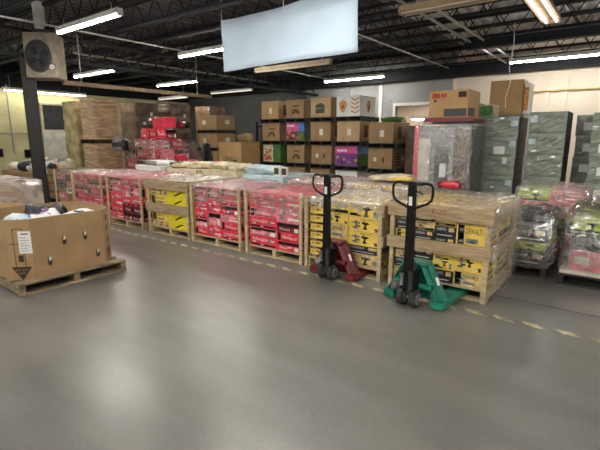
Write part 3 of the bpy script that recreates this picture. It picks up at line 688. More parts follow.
    MB().tube([(0.03, -0.125, 0.79), (0.08, -0.13, 0.785), (0.115, -0.15, 0.77)], 0.007, 'black', 6).build('release_lever', ho)
    return t
jack('green pallet jack with black tiller under the nearest crate', -1.545, 3.92, 'jack_green', math.radians(-5))
jack('dark red pallet jack with black tiller before the yellow load', -2.63, 4.14, 'jack_red', math.radians(-3))

# ------------------------------------------------------------------ cardboard bins at left
def superell(a, c, p, n=72):
    out = []
    for k in range(n):
        an = 2 * math.pi * k / n; u, v = math.cos(an), math.sin(an)
        out.append((a * math.copysign(abs(u) ** (2 / p), u), c * math.copysign(abs(v) ** (2 / p), v)))
    return out
def octagon(a, c, ch, n=72):
    P = [(a, -c + ch), (a, c - ch), (a - ch, c), (-a + ch, c), (-a, c - ch), (-a, -c + ch), (-a + ch, -c), (a - ch, -c)]
    out = []
    for k in range(8):
        p, q = P[k], P[(k + 1) % 8]
        for i in range(n // 8): out.append((p[0] + (q[0] - p[0]) * i * 8 / n, p[1] + (q[1] - p[1]) * i * 8 / n))
    return out
def bulk_bin(name, label, cx, cy, z0, a, c, h, m, p=5.0, bulge=0.02, rim=0.0, seed=1, ch=0):
    t = thing(name, label, 'cardboard bin', (cx, cy, z0))
    b = MB(); n = 72; vs = []; K = 6; rr = random.Random(seed)
    ph = rr.uniform(0, 6)
    for k in range(K + 1):
        v = k / K
        for i, (x, y) in enumerate(octagon(a + bulge * math.sin(v * math.pi), c + bulge * math.sin(v * math.pi), ch, n) if ch else superell(a + bulge * math.sin(v * math.pi), c + bulge * math.sin(v * math.pi), p, n)):
            an = 2 * math.pi * i / n
            vs.append((x, y, h * v + (rim * math.sin(3 * an + ph) * v)))
    fs = [(k * n + i, k * n + (i + 1) % n, (k + 1) * n + (i + 1) % n, (k + 1) * n + i) for k in range(K) for i in range(n)]
    o = len(vs)
    for k in range(K + 1):
        v = k / K
        for i, (x, y) in enumerate(octagon(a - 0.012, c - 0.012, ch, n) if ch else superell(a - 0.012, c - 0.012, p, n)):
            an = 2 * math.pi * i / n; vs.append((x, y, max(0.012, h * v) + rim * math.sin(3 * an + ph) * v))
    fs += [(o + k * n + (i + 1) % n, o + k * n + i, o + (k + 1) * n + i, o + (k + 1) * n + (i + 1) % n) for k in range(K) for i in range(n)]
    fs += [(K * n + i, K * n + (i + 1) % n, o + K * n + (i + 1) % n, o + K * n + i) for i in range(n)]
    fs += [tuple(range(n - 1, -1, -1)), tuple(o + i for i in range(n))]
    b.add(vs, fs, m); b.build('wall', t, smooth=not ch)
    return t
pallet('wooden pallet under the large open cardboard bin at left', -6.02, -4.80, 1.62, 2.80, 'wood', boards=6, swap=True)
g1 = bulk_bin('bulk_bin', 'large open brown cardboard bin with hand holes on a pallet at left', -5.41, 2.19, 0.131, 0.55, 0.555, 0.645, 'card', bulge=0.006, rim=0.004, ch=0.17)
fx = 0.557
def slot(y, z, w_=0.026, h_=0.05):
    pts = [(y + w_ * math.cos(a) * 0.8, z + h_ * 0.6 * math.sin(a) + (0.02 if math.sin(a) > 0 else -0.02)) for a in [2 * math.pi * k / 16 for k in range(16)]]
    MB().prism(pts, fx - 0.01, fx + 0.003, 'x', 'black_soft').build('hand_hole', g1)
    MB().prism([(y - 0.012, z + 0.0), (y + 0.016, z + 0.01), (y + 0.014, z + 0.045), (y - 0.008, z + 0.045)], fx + 0.003, fx + 0.006, 'x', 'off_white').build('hand_hole_flap', g1)
for y_, z_ in ((-0.06, 0.37), (0.17, 0.38), (-0.23, 0.17), (0.30, 0.15)): slot(y_, z_)
MB().prism([(-0.28 + 0.03 * math.cos(q), 0.37 + 0.05 * math.sin(q)) for q in [2 * math.pi * k / 14 for k in range(14)]], -0.564, -0.55, 'y', 'black_soft').build('hand_hole', g1)
def on_corner(b, name, label=None, sy=-1):
    o = b.build(name, g1); o.location = (0.55 - 0.085 + 0.006, sy * (0.555 - 0.085 + 0.006), 0); o.rotation_euler = (0, 0, sy * math.pi / 4)
    if label: o['label'] = label
pk = MB()
for y_ in (-0.05, 0.045): pk.rect(y_ - 0.004, 0.14, y_ + 0.004, 0.55, '+x', 0, 'ink_brown')
pk.rect(-0.05, 0.546, 0.045, 0.554, '+x', 0, 'ink_brown'); pk.rect(-0.09, 0.385, 0.05, 0.395, '+x', 0, 'ink_brown'); on_corner(pk, 'printed_lines')
on_corner(MB().rect(-0.02, 0.20, 0.03, 0.27, '+x', 0, 'ink'), 'printed_block')
on_corner(MB().flat([(-0.10, 0.145), (0.10, 0.145), (0.0, 0.0)], '+x', 0, 'ink').text('DO NOT', -0.06, 0.10, 0.024, '+x', 0.001, 'card', 0.12).text('STACK', -0.04, 0.065, 0.022, '+x', 0.001, 'card', 0.08), 'printed_arrow', 'dark triangle with small lettering')
on_corner(MB().flat([(-0.06, 0.17), (0.06, 0.17), (0.0, 0.04)], '+x', 0, 'ink_brown'), 'printed_arrow', 'dark triangle at the right corner', 1)
for z_ in (0.24, 0.38, 0.50): on_corner(MB().rect(-0.03, z_, 0.03, z_ + 0.07, '+x', 0, 'ink_brown'), 'printed_block', None, 1)
pp = MB(); pp.rect(0.0, 0.29, 0.125, 0.525, '+x', 0.003, 'white')
for k in range(6): pp.rect(0.015, 0.315 + k * 0.028, 0.10 - 0.02 * (k % 2), 0.321 + k * 0.028, '+x', 0.0045, 'print_grey')
pp.rect(0.03, 0.49, 0.10, 0.502, '+x', 0.0045, 'ink'); on_corner(pp, 'paper_label', 'white printed paper label')
# contents
def lump_mesh(mats, a, c, h, seed, flat=0.6, name='bag'):
    b = MB(); rr = random.Random(seed); bm = bmesh.new(); bmesh.ops.create_icosphere(bm, subdivisions=3, radius=1)
    ph = [rr.uniform(0, 6.28) for _ in range(6)]
    vs = []
    for v in bm.verts:
        x, y, z = v.co
        d = 1 + 0.16 * math.sin(4 * x + ph[0]) * math.sin(3 * y + ph[1]) + 0.10 * math.sin(7 * y + ph[2] + 3 * z) + 0.07 * math.sin(11 * x + ph[3]) 
        sx = math.copysign(abs(x) ** flat, x); sy = math.copysign(abs(y) ** flat, y)
        vs.append((sx * a * d, sy * c * d, max(-h * 0.85, z * h * d)))
    fs = [tuple(v.index for v in f.verts) for f in bm.faces]
    b.add(vs, fs, mats[0])
    if len(mats) > 1:
        i1 = [b.m(k) for k in mats[1:]]
        for fi, f in enumerate(bm.faces):
            c_ = f.calc_center_median(); k = math.sin(3 * c_.x + ph[4]) + math.sin(4 * c_.y + ph[5])
            if k > 0.7: b.mi[fi] = i1[0]
            elif k < -0.9 and len(i1) > 1: b.mi[fi] = i1[1]
    bm.free()
    return b.mesh(name, smooth=True)
def bag(label, cat, name, mats, x, y, z, a, c, h, rz, seed, group=None):
    o = inst(lump_mesh(mats, a, c, h, seed, name=name), name, (x, y, z + h * 0.8), rz); return tag(o, label, cat, group)
fill = MB(); fill.prism(octagon(0.53, 0.535, 0.165, 40), 0.015, 0.50, 'z', 'charcoal')
fo = fill.build('packed_goods', loc=(-5.41, 2.19, 0.131)); tag(fo, 'packed goods filling the inside of the large cardboard bin', 'packed goods', kind='stuff')
GB = 'bags heaped in the cardboard bin'; zb = 0.62
bag('pale blue and white packet at the left of the bin', 'packet', 'plastic_packet', ['pale_blue', 'white', 'blue_print'], -5.25, 1.87, zb, 0.14, 0.11, 0.09, 0.3, 1, GB)
bag('white and lime packet next to the blue one in the bin', 'packet', 'plastic_packet', ['white', 'lime', 'purple'], -5.12, 2.06, zb, 0.15, 0.12, 0.09, 1.0, 2, GB)
bag('dark grey folded clothing highest in the bin', 'clothing', 'folded_clothing', ['charcoal', 'print_grey'], -5.47, 2.12, zb, 0.12, 0.11, 0.12, 0.2, 3, GB)
bag('black bag beside the grey clothing in the bin', 'bag', 'plastic_bag', ['black', 'charcoal'], -5.5, 2.36, zb, 0.10, 0.10, 0.10, 0.7, 4, GB)
bag('white and pale blue bag in the middle of the bin', 'bag', 'plastic_bag', ['white', 'pale_blue'], -5.1, 2.34, zb, 0.15, 0.11, 0.07, 0.1, 5, GB)
bag('grey and white packet at the right of the bin', 'packet', 'plastic_packet', ['white', 'charcoal', 'print_grey'], -5.25, 2.54, zb, 0.16, 0.10, 0.07, 0.4, 6, GB)
bag('purple printed packet behind the lime one in the bin', 'packet', 'plastic_packet', ['white', 'purple', 'sky_print'], -5.3, 2.2, zb, 0.1, 0.1, 0.09, 0.4, 7, GB)

pallet('wooden pallet under the film-wrapped bin at far left', -7.3, -6.1, 1.35, 2.6, 'wood', boards=6, swap=True)
g2 = bulk_bin('bulk_bin', 'brown cardboard bin wrapped in greyish film behind the open bin', -6.70, 1.97, 0.131, 0.50, 0.53, 0.90, 'card_pale', p=6, seed=3)
f2 = MB(); f2.prism(superell(0.47, 0.5, 6, 40), 0.02, 0.87, 'z', 'card_pale'); tag(f2.build('packed_goods', loc=(-6.7, 1.97, 0.131)), 'packed goods inside the film-wrapped bin at far left', 'packed goods', kind='stuff')
film('greyish film wrapped tight round the bin at far left', -7.2, -6.2, 1.44, 2.50, 1.05, 0.35, 0.35, m='film_grey', out=0.012, rag=0.01, lump=0.008, on=g2)
MB().rect(-0.42, 0.62, -0.3, 0.74, '+x', 0.526, 'pale_blue').build('blue_label', g2)

# ------------------------------------------------------------------ left background
def wrapped(name, label, cat, X0, X1, Y0, Y1, z0, z1, m, tiers, group, mside=None, wrink=0.012, labels=()):
    """a film-wrapped block of cartons: one body showing its tiers, a bulged surface"""
    t = thing(name, label, cat, ((X0 + X1) / 2, (Y0 + Y1) / 2, z0), 0, group)
    a, c, h = (X1 - X0) / 2, (Y1 - Y0) / 2, z1 - z0
    b = MB(); K = tiers * 3; n = 32; rr = random.Random(int(abs(X0) * 100) + tiers)
    vs = []
    for k in range(K + 1):
        q = k % 3; s = -0.012 if q == 0 and 0 < k < K else 0.0
        for i, (x, y) in enumerate(superell(a + s, c + s, 14, n)):
            vs.append((x + rr.uniform(-wrink, wrink) * 0.5, y + rr.uniform(-wrink, wrink) * 0.5, h * k / K))
    fs = [(k * n + i, k * n + (i + 1) % n, (k + 1) * n + (i + 1) % n, (k + 1) * n + i) for k in range(K) for i in range(n)]
    fs += [tuple(range(n - 1, -1, -1)), tuple(K * n + i for i in range(n))]
    b.add(vs, fs, m)
    if mside:
        mi = b.m(mside)
        for fi in range(K * n):
            i = fi % n
            p = superell(a, c, 14, n); mx = (p[i][0] + p[(i + 1) % n][0]) / 2; my = (p[i][1] + p[(i + 1) % n][1]) / 2
            if mx > a * 0.93 and abs(my) < c * 0.97: b.mi[fi] = mi
    b.build('wrapped_load', t)
    for (face, u, v, w_, hh, mm) in labels:
        MB().rect(u, v, u + w_, v + hh, face, (-c - 0.012) if face == '-y' else (a + 0.012), mm).build('paper_label', t)
    return t
G_ = 'brown film-wrapped loads at left'
pallet('pallet under the lower brown wrapped load at left', -13.95, -13.0, 6.93, 7.85, 'dark_wood')
wrapped('wrapped_carton_stack', 'lower brown wrapped carton load under the pale striped one', 'wrapped cartons', -13.9, -13.03, 6.95, 7.82, 0.131, 1.42, 'card_film', 5, G_)
pallet('dark pallet between the two brown wrapped loads at left', -13.95, -13.0, 6.93, 7.85, 'dark_wood', z=1.425, h=0.12)
wrapped('wrapped_carton_stack', 'upper pale brown wrapped carton load with many thin layers', 'wrapped cartons', -13.9, -13.05, 6.97, 7.78, 1.548, 2.76, 'card_film', 9, G_)
pallet('pallet under the shiny wrapped load left of the brown one', -15.1, -14.1, 6.93, 7.85, 'dark_wood')
wrapped('wrapped_carton_stack', 'lower shiny wrapped load left of the brown loads', 'wrapped cartons', -15.05, -14.15, 6.95, 7.82, 0.131, 1.42, 'card_shine', 4, G_)
wrapped('wrapped_carton_stack', 'upper shiny olive wrapped load left of the pale brown one', 'wrapped cartons', -15.05, -14.2, 6.97, 7.8, 1.425, 2.74, 'card_shine', 4, G_)
for i, (X0, X1, Y0, Y1, zt, tl, lb_) in enumerate((
        (-14.3, -13.3, 8.5, 9.5, 2.75, 6, 'dark brown wrapped stack just right of the pale brown load'),
        (-14.3, -13.3, 9.9, 10.9, 2.8, 6, 'dark brown wrapped stack behind the red pile, left one'),
        (-13.6, -12.7, 11.2, 12.1, 2.75, 6, 'brown wrapped stack with white labels behind the red tote'))):
    pallet('pallet under the ' + lb_, X0, X1, Y0, Y1, 'dark_wood')
    wrapped('wrapped_carton_stack', lb_, 'wrapped cartons', X0 + 0.03, X1 - 0.03, Y0 + 0.03, Y1 - 0.03, 0.131, zt, ['card_dark', 'card_dark', 'card_brown'][i], tl, G_, labels=(('+x', -0.2, 1.9, 0.12, 0.1, 'off_white'), ('+x', 0.1, 2.2, 0.1, 0.12, 'off_white')))
# yellow machine box by the wall
t = thing('tall_cabinet', 'yellowish tall cabinet with dark top panel right of the column', 'cabinet', (-16.6, 7.3, 0))
MB().box(-0.35, -0.45, 0, 0.35, 0.45, 1.85, 'off_white').build('body', t); MB().box(-0.36, -0.46, 1.85, 0.36, 0.46, 2.75, 'lemon' if False else 'cream').build('upper_box', t); MB().box(0.361, -0.42, 1.88, 0.37, 0.42, 2.70, 'black_soft').build('dark_panel', t)

# brown crate stack and white heaps left of the row
pallet('dark pallet under the brown slatted box left of the row', -11.35, -10.35, 4.75, 5.7, 'dark_wood')
t = thing('wooden_box', 'brown slatted wooden box just behind the column', 'box', (-10.85, 5.22, 0.131))
MB().box(-0.45, -0.44, 0, 0.45, 0.44, 0.72, 'card_dark').build('body', t)
for z_ in (0.02, 0.22, 0.42, 0.60): MB().box(-0.47, -0.47, z_, 0.47, -0.44, z_ + 0.13, 'card').box(0.45, -0.47, z_, 0.48, 0.47, z_ + 0.13, 'card').build('slat', t)
for i, (X0, lb_) in enumerate(((-13.9, 'left'), (-12.6, 'right'))):
    pallet('pallet of bagged goods by the left wall, %s one of two' % lb_, X0, X0 + 1.1, 4.6, 5.7, 'dark_wood')
    tag(MB().box(X0 + 0.03, 4.63, 0.131, X0 + 1.07, 5.67, 0.72, 'card').build('low_carton'), 'low brown carton on the %s pallet of bagged goods by the left wall' % lb_, 'carton')
    specs = [(['white', 'off_white'], 0.25, 0.3, 'white crumpled bag'), (['red', 'white'], 0.55, 0.75, 'red and white bag'), (['charcoal', 'white'], 0.85, 0.35, 'grey and white bag'), (['off_white', 'pale_blue'], 0.3, 0.8, 'off white bag'), (['cream', 'print_grey'], 0.8, 0.8, 'cream bag')]
    for j, (mm, dx, dy, lx) in enumerate(specs):
        bag('%s heaped on the %s pallet by the left wall' % (lx, lb_), 'bag', 'plastic_bag', mm, X0 + dx, 4.6 + dy, 0.725, 0.17, 0.15, 0.11 + 0.02 * j, j, 20 + j + 7 * i, 'bags heaped by the left wall')

# red pile
GP = 'red packages on the tall heaped pallet'
pallet('pallet under the tall red heap', -11.8, -10.2, 7.0, 8.5, 'dark_wood')
for li in range(6):
    zz = 0.131 + li * 0.29; ins = [0, 0, 0.03, 0.10, 0.20, 0.34][li]; nx = ny = 3 if li < 4 else 2
    for i in range(nx):
        for j in range(ny):
            if i == j == 1 and li < 3: continue
            W = (1.5 - 2 * ins) / nx; D = (1.4 - 2 * ins) / ny
            kind = ['red', 'redpale', 'red', 'reddark', 'redpale'][(i * 2 + j + li) % 5]
            o = inst(carton_mesh(kind, (i + j + li) % 4, W * 0.92, D * 0.92, 0.285 - 0.012 * ((i + j) % 3)), 'red_package', (-11.75 + ins + W * (i + 0.5), 7.05 + ins + D * (j + 0.5), zz), R.uniform(-0.22, 0.22))
            o.rotation_euler.x = R.uniform(-0.07, 0.07) if li > 1 else 0; o.rotation_euler.y = R.uniform(-0.07, 0.07) if li > 1 else 0
            tag(o, '%s package in the tall red heap, %s layer, %s from left, %s from front' % ({'red': 'red', 'redpale': 'pale red', 'reddark': 'dark red'}[kind], LAYER[li], ['first', 'second', 'third'][i], ['first', 'second', 'third'][j]), 'package', GP)
for k in range(3):
    o = inst(carton_mesh(['redpale', 'red', 'redpale'][k], k + 1, 0.34, 0.16, 1.25 - 0.15 * k), 'red_package', (-10.06 + 0.02 * k, 7.22 + 0.4 * k, 0.05), math.pi / 2)
    o.rotation_euler = (math.radians(8), 0, math.pi / 2)
    tag(o, 'tall red package leaning on the right side of the red heap, %s from front' % ['first', 'second', 'third'][k], 'package', 'tall packages leaning on the red heap')
t = thing('storage_tote', 'bright red lidded tote on top of the tall red heap', 'tote', (-10.75, 7.78, 1.88))
MB().prism([(-0.25, 0), (0.25, 0), (0.28, 0.24), (-0.28, 0.24)], -0.2, 0.2, 'y', 'red').build('body', t); MB().box(-0.3, -0.22, 0.24, 0.3, 0.22, 0.28, 'red').build('lid', t, bevel=0.01)
bag('dark grey bag on the left of the tall red heap', 'bag', 'plastic_bag', ['charcoal', 'print_grey', 'black'], -11.6, 6.86, 1.25, 0.22, 0.14, 0.2, 0.3, 51)
bag('dark red bag on the right end of the tall red heap', 'bag', 'plastic_bag', ['red_dark', 'black'], -10.45, 8.25, 1.88, 0.18, 0.16, 0.09, 0.3, 52)
film('clear film pulled round the tall red heap', -11.78, -10.22, 7.02, 8.48, 1.5, 0.6, 0.6, m='film_clear', out=0.02, rag=0.1, lump=0.03)
bag('dark wrapped bundle standing at the right of the red heap', 'bundle', 'wrapped_bundle', ['charcoal', 'black', 'print_grey'], -9.85, 8.5, 0.045, 0.14, 0.2, 0.75, 0.2, 53)

# brown double-height box stack left of the plain carton
def plain_box(name, label, X0, X1, Y0, Y1, z0, z1, m, cat='carton', group=None, prints=None, rz=0.0, flap=True):
    t = thing(name, label, cat, ((X0 + X1) / 2, (Y0 + Y1) / 2, z0), rz, group); a, c, h = (X1 - X0) / 2, (Y1 - Y0) / 2, z1 - z0
    MB().box(-a, -c, 0, a, c, h, m).build('body', t, bevel=0.006)
    if flap: MB().rect(-a + 0.02, -0.03, a - 0.02, 0.03, '+z', h, 'card_pale').build('tape', t)
    if prints: prints(t, a, c, h)
    return t
def pr_label(t, a, c, h):
    MB().rect(-a * 0.5, h * 0.35, -a * 0.15, h * 0.65, '-y', -c, 'off_white').build('label', t)
    MB().rect(-c * 0.1, h * 0.4, c * 0.4, h * 0.7, '+x', a, 'off_white').build('label', t)
G2 = 'brown boxes stacked left of the plain tall carton'
for i in range(4):
    z0 = i * 0.585
    pallet('dark pallet tier %s under a brown box left of the plain carton' % LAYER[i], -12.0, -11.0, 10.0, 10.9, 'dark_wood', z=z0, h=0.1)
    plain_box('bulk_carton', 'brown bulk carton, %s tier left of the plain tall carton' % LAYER[i], -11.96, -11.04, 10.03, 10.87, z0 + 0.101, z0 + 0.584, 'card', group=G2, prints=pr_label if i > 1 else None)
def pr_dine(t, a, c, h): MB().text('DINE', -a * 0.55, h * 0.58, h * 0.10, '-y', -c, 'ink', a * 0.8).rect(a * 0.3, h * 0.59, a * 0.62, h * 0.62, '-y', -c, 'ink').build('printing', t)
plain_box('tall_carton', 'tall plain bright brown carton with dark lettering mid background', -10.95, -9.92, 10.0, 10.9, 0, 1.46, 'card_bright', prints=pr_dine)
# dark rack behind
t = thing('storage_rack', 'dark storage rack against the grey back wall', 'rack', (-11.6, 12.6, 0))
for x_ in (0, 2.3):
    for y_ in (0, 0.8): MB().box(x_ - 0.03, y_ - 0.03, 0, x_ + 0.03, y_ + 0.03, 2.2, 'black').build('upright', t)
for z_ in (0.15, 1.15, 2.05): MB().box(-0.03, -0.03, z_ - 0.06, 2.33, 0.83, z_, 'black').build('shelf', t)
k = 0
for z_ in (0.151, 1.151):
    for i in range(3):
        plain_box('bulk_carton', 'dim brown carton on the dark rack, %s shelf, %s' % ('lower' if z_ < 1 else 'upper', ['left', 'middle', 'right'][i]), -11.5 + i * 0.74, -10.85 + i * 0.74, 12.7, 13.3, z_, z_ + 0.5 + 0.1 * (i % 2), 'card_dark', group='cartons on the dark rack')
bag('crumpled tan paper on top of the plain tall carton', 'paper', 'packing_paper', ['card_pale', 'card'], -10.9, 11.25, 1.45, 0.28, 0.2, 0.16, 0.2, 61)
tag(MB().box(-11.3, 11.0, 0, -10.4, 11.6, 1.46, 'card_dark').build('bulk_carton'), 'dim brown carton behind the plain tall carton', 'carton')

# ------------------------------------------------------------------ bulk produce boxes on black pallets
GS = 'bulk boxes stacked at mid background'
COLN = ['first', 'second', 'third', 'fourth', 'fifth']
def pr_brown(seed):
    def f(t, a, c, h):
        rr = random.Random(seed); b = MB()
        k = seed % 4
        if k == 0:
            b.rect(-a * 0.2, h * 0.62, a * 0.5, h * 0.70, '-y', -c, 'ink_brown'); b.flat([(-a * 0.35 + a * 0.5 * (1 + math.cos(q)) * 0.9, h * 0.22 + h * 0.28 * math.sin(q)) for q in [math.pi * i / 12 for i in range(13)]], '-y', -c, 'ink_brown')
            b.rect(-a * 0.1, h * 0.22, a * 0.25, h * 0.36, '-y', -c, 'card_pale')
        elif k == 1:
            b.flat([(-a * 0.5, h * 0.2), (a * 0.4, h * 0.2), (a * 0.4, h * 0.6), (0, h * 0.75), (-a * 0.5, h * 0.6)], '-y', -c, 'green_dark'); b.rect(-a * 0.4, h * 0.42, a * 0.3, h * 0.5, '-y', -c, 'card_pale')
        elif k == 2:
            b.rect(-a * 0.1, h * 0.3, a * 0.25, h * 0.62, '-y', -c, 'off_white'); b.rect(-c * 0.5, h * 0.2, -c * 0.05, h * 0.8, '+x', a, 'ink_brown')
        else:
            b.rect(-a * 0.55, h * 0.35, -a * 0.3, h * 0.55, '-y', -c, 'off_white'); b.rect(a * 0.2, h * 0.3, a * 0.32, h * 0.55, '-y', -c, 'ink')
            for i in range(5): b.rect(-c * 0.6, h * (0.15 + 0.14 * i), -c * 0.1, h * (0.22 + 0.14 * i), '+x', a, 'ink')
        b.rect(c * 0.1, h * 0.35, c * 0.35, h * 0.62, '+x', a, 'off_white')
        build_print(b, t, c)
    return f
def pr_fruit(t, a, c, h, base='orange_print'):
    b = MB(); rr = random.Random(4)
    b.rect(-a, 0.01, a * 0.15, h - 0.01, '-y', -c, 'cream'); b.rect(a * 0.15, 0.01, a, h - 0.01, '-y', -c, 'green_print'); b.rect(a * 0.2, h * 0.7, a * 0.8, h * 0.95, '-y', -c, 'blue_print')
    for i in range(16):
        u = rr.uniform(-a * 0.9, 0.0); v = rr.uniform(h * 0.1, h * 0.8)
        b.prism([(u + 0.045 * math.cos(q), v + 0.045 * math.sin(q)) for q in [2 * math.pi * k / 8 for k in range(8)]], -c - 0.004, -c - 0.0015, 'y', ['red', 'orange_print'][i % 2])
    b.rect(-c, 0.01, c, h - 0.01, '+x', a, 'green_print'); build_print(b, t, c)
def pr_pink(t, a, c, h):
    b = MB(); rr = random.Random(8)
    b.rect(-a, h * 0.5, a * 0.35, h - 0.01, '-y', -c, 'pink'); b.rect(-a, 0.01, a, h * 0.5, '-y', -c, 'card_dark'); b.rect(a * 0.35, h * 0.5, a, h - 0.01, '-y', -c, 'blue_print'); b.rect(a * 0.3, 0.01, a * 0.9, h * 0.45, '-y', -c - 0.0015, 'green_print')
    b.rect(-a * 0.9, h * 0.78, -a * 0.1, h * 0.86, '-y', -c - 0.0015, 'white')
    for i in range(9):
        u = rr.uniform(-a * 0.9, 0.1); v = rr.uniform(h * 0.08, h * 0.5)
        b.prism([(u + 0.05 * math.cos(q), v + 0.05 * math.sin(q)) for q in [2 * math.pi * k / 8 for k in range(8)]], -c - 0.004, -c - 0.0015, 'y', ['card_pale', 'red'][i % 2])
    b.rect(-c, 0.01, c, h - 0.01, '+x', a, 'green_dark'); build_print(b, t, c)
def pr_purple(t, a, c, h):
    b = MB(); rr = random.Random(3)
    b.rect(-a, 0.01, a, h - 0.01, '-y', -c, 'purple'); b.rect(-a, h * 0.62, a, h - 0.01, '-y', -c - 0.0012, 'pink'); b.rect(-a * 0.8, h * 0.72, a * 0.1, h * 0.82, '-y', -c - 0.0025, 'white')
    for i in range(8):
        u = rr.uniform(-a * 0.8, a * 0.9); v = rr.uniform(h * 0.1, h * 0.5)
        b.prism([(u + 0.05 * math.cos(q), v + 0.05 * math.sin(q)) for q in [2 * math.pi * k / 8 for k in range(8)]], -c - 0.004, -c - 0.0022, 'y', ['card_dark', 'card_pale'][i % 2])
    b.rect(-c, 0.01, c, h * 0.6, '+x', a, 'green_print'); b.rect(-c, h * 0.6, c, h - 0.01, '+x', a, 'sky_print'); build_print(b, t, c)
def pr_chev(t, a, c, h):
    b = MB()
    for i in range(4):
        z = h * (0.12 + 0.2 * i)
        b.flat([(a * 0.25, z + h * 0.13), (a * 0.6, z), (a * 0.95, z + h * 0.13), (a * 0.95, z + h * 0.21), (a * 0.6, z + h * 0.08), (a * 0.25, z + h * 0.21)], '-y', -c, 'orange_print')
    for face, cx_, off in (('-y', -a * 0.45, -c), ('+x', c * 0.1, a)):
        b.flat([(cx_ + a * 0.3 * math.cos(q) * (1 + 0.2 * math.sin(3 * q)), h * 0.5 + h * 0.3 * math.sin(q)) for q in [2 * math.pi * k / 20 for k in range(20)]], face, off, 'orange_print')
        b.prism([(cx_ - a * 0.15, h * 0.35), (cx_ + a * 0.15, h * 0.4), (cx_ + a * 0.05, h * 0.65)], off - 0.003 if face == '-y' else off + 0.0015, off - 0.0015 if face == '-y' else off + 0.003, 'y' if face == '-y' else 'x', 'card_dark')
    build_print(b, t, c)
def pr_whitered(t, a, c, h):
    b = MB(); b.flat([(-a * 0.5, h * 0.25), (a * 0.3, h * 0.15), (a * 0.4, h * 0.5), (-a * 0.4, h * 0.65)], '-y', -c, 'red'); build_print(b, t, c)
def bulk_col(ci, X0, W, Yf, D, pitch, specs, pal=0.125):
    for i, (m, pf, desc) in enumerate(specs):
        z0 = i * pitch; lay = 'top' if i == len(specs) - 1 else LAYER[i]
        pallet('black pallet of the %s tier, %s bulk box column from the left' % (lay, COLN[ci]), X0 - 0.07, X0 + W + 0.10, Yf - 0.03, Yf + D, 'black_soft', z=z0, h=pal, group='black pallets under bulk boxes', boards=4)
        jx = R.uniform(-0.03, 0.03)
        plain_box('bulk_box', '%s, %s tier, %s bulk box column from the left' % (desc, lay, COLN[ci]), X0 + jx, X0 + W + jx, Yf + 0.02, Yf + D - 0.03, z0 + pal + 0.001, z0 + pitch - 0.001, m, 'bulk box', GS, pf, rz=R.uniform(-0.06, 0.03))
P_ = 0.69
bulk_col(0, -9.9, 0.72, 11.0, 1.0, P_, [('card', pr_brown(2), 'brown box'), ('card', pr_fruit, 'fruit pictured box'), ('card', pr_brown(0), 'brown box with house print'), ('card_bright', pr_brown(2), 'bright brown box')])
bulk_col(1, -8.86, 0.70, 11.0, 1.0, P_, [('card', pr_brown(2), 'brown box'), ('card', pr_brown(0), 'brown box with arch print'), ('card', pr_pink, 'pink topped pictured box'), ('card', pr_brown(0), 'brown box with dark print')])
bulk_col(2, -7.84, 0.72, 10.9, 1.0, P_, [('card', pr_brown(3), 'plain brown box'), ('card', pr_brown(3), 'brown box with white tags'), ('card', pr_brown(2), 'brown box with torn label'), ('card_pale', pr_brown(1), 'brown box with dark green print')])
bulk_col(3, -6.80, 0.74, 10.7, 1.0, 0.685, [('white', pr_whitered, 'white box with red patch'), ('card', pr_purple, 'purple pictured box'), ('card_pale', pr_brown(2), 'pale brown box'), ('white', pr_chev, 'white box with orange chevrons')])
bulk_col(4, -5.62, 0.72, 10.5, 1.0, 0.665, [('card', pr_brown(2), 'brown box'), ('card', pr_brown(3), 'brown box with black squares'), ('card', pr_brown(2), 'brown box with green top edge')])
bag('heap of green leafy netting on the fifth bulk box column', 'netting', 'green_netting', ['green_print', 'cream'], -5.2, 11.0, 2.01, 0.3, 0.3, 0.07, 0.1, 71)
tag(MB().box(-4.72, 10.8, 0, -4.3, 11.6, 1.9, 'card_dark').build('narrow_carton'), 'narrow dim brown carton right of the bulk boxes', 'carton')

# ------------------------------------------------------------------ wrapped bundle with carton on top (behind the nearest crate)
pallet('dark pallet under the red edged wrapped bundle', -3.33, -2.27, 8.0, 8.95, 'dark_wood')
t = thing('wrapped_bundle', 'tall film-wrapped bundle with red left edge and white panel', 'wrapped bundle', (-2.8, 8.45, 0.131))
MB().box(-0.50, -0.40, 0, 0.50, 0.42, 1.68, 'print_grey').build('body', t)
MB().box(-0.53, -0.44, 0, -0.44, -0.38, 1.70, 'red').build('red_edge', t); MB().box(-0.44, -0.43, 0, -0.22, -0.401, 1.45, 'off_white').build('white_panel', t)
MB().box(-0.12, -0.425, 0.4, 0.14, -0.401, 1.3, 'charcoal').build('dark_panel', t); MB().rect(-0.02, 0.75, 0.10, 1.0, '-y', -0.426, 'white').build('paper_label', t)
MB().box(0.22, -0.425, 0.1, 0.48, -0.401, 1.62, 'card_dark').build('brown_panel', t)
MB().box(0.501, -0.42, 0, 0.52, 0.42, 1.68, 'wrap_black_shade').build('black_side', t)
rb = inst(lump_mesh(['red_dark', 'red'], 0.24, 0.05, 0.07, 66, name='red_bundle'), 'red_bundle', (0.2, -0.45, 0.62), 0, t)
film('clear film round the bundle', -3.3, -2.29, 8.03, 8.9, 1.84, 0.2, 0.3, m='film_thin', out=0.03, lump=0.02, on=t)
t = thing('tray', 'dark red tray under the brown carton topping the wrapped bundle', 'tray', (-2.73, 8.44, 1.885))
MB().box(-0.44, -0.41, 0, 0.44, 0.40, 0.05, 'red_dark').box(-0.44, -0.42, 0.05, 0.44, -0.40, 0.07, 'red_dark').build('base', t)
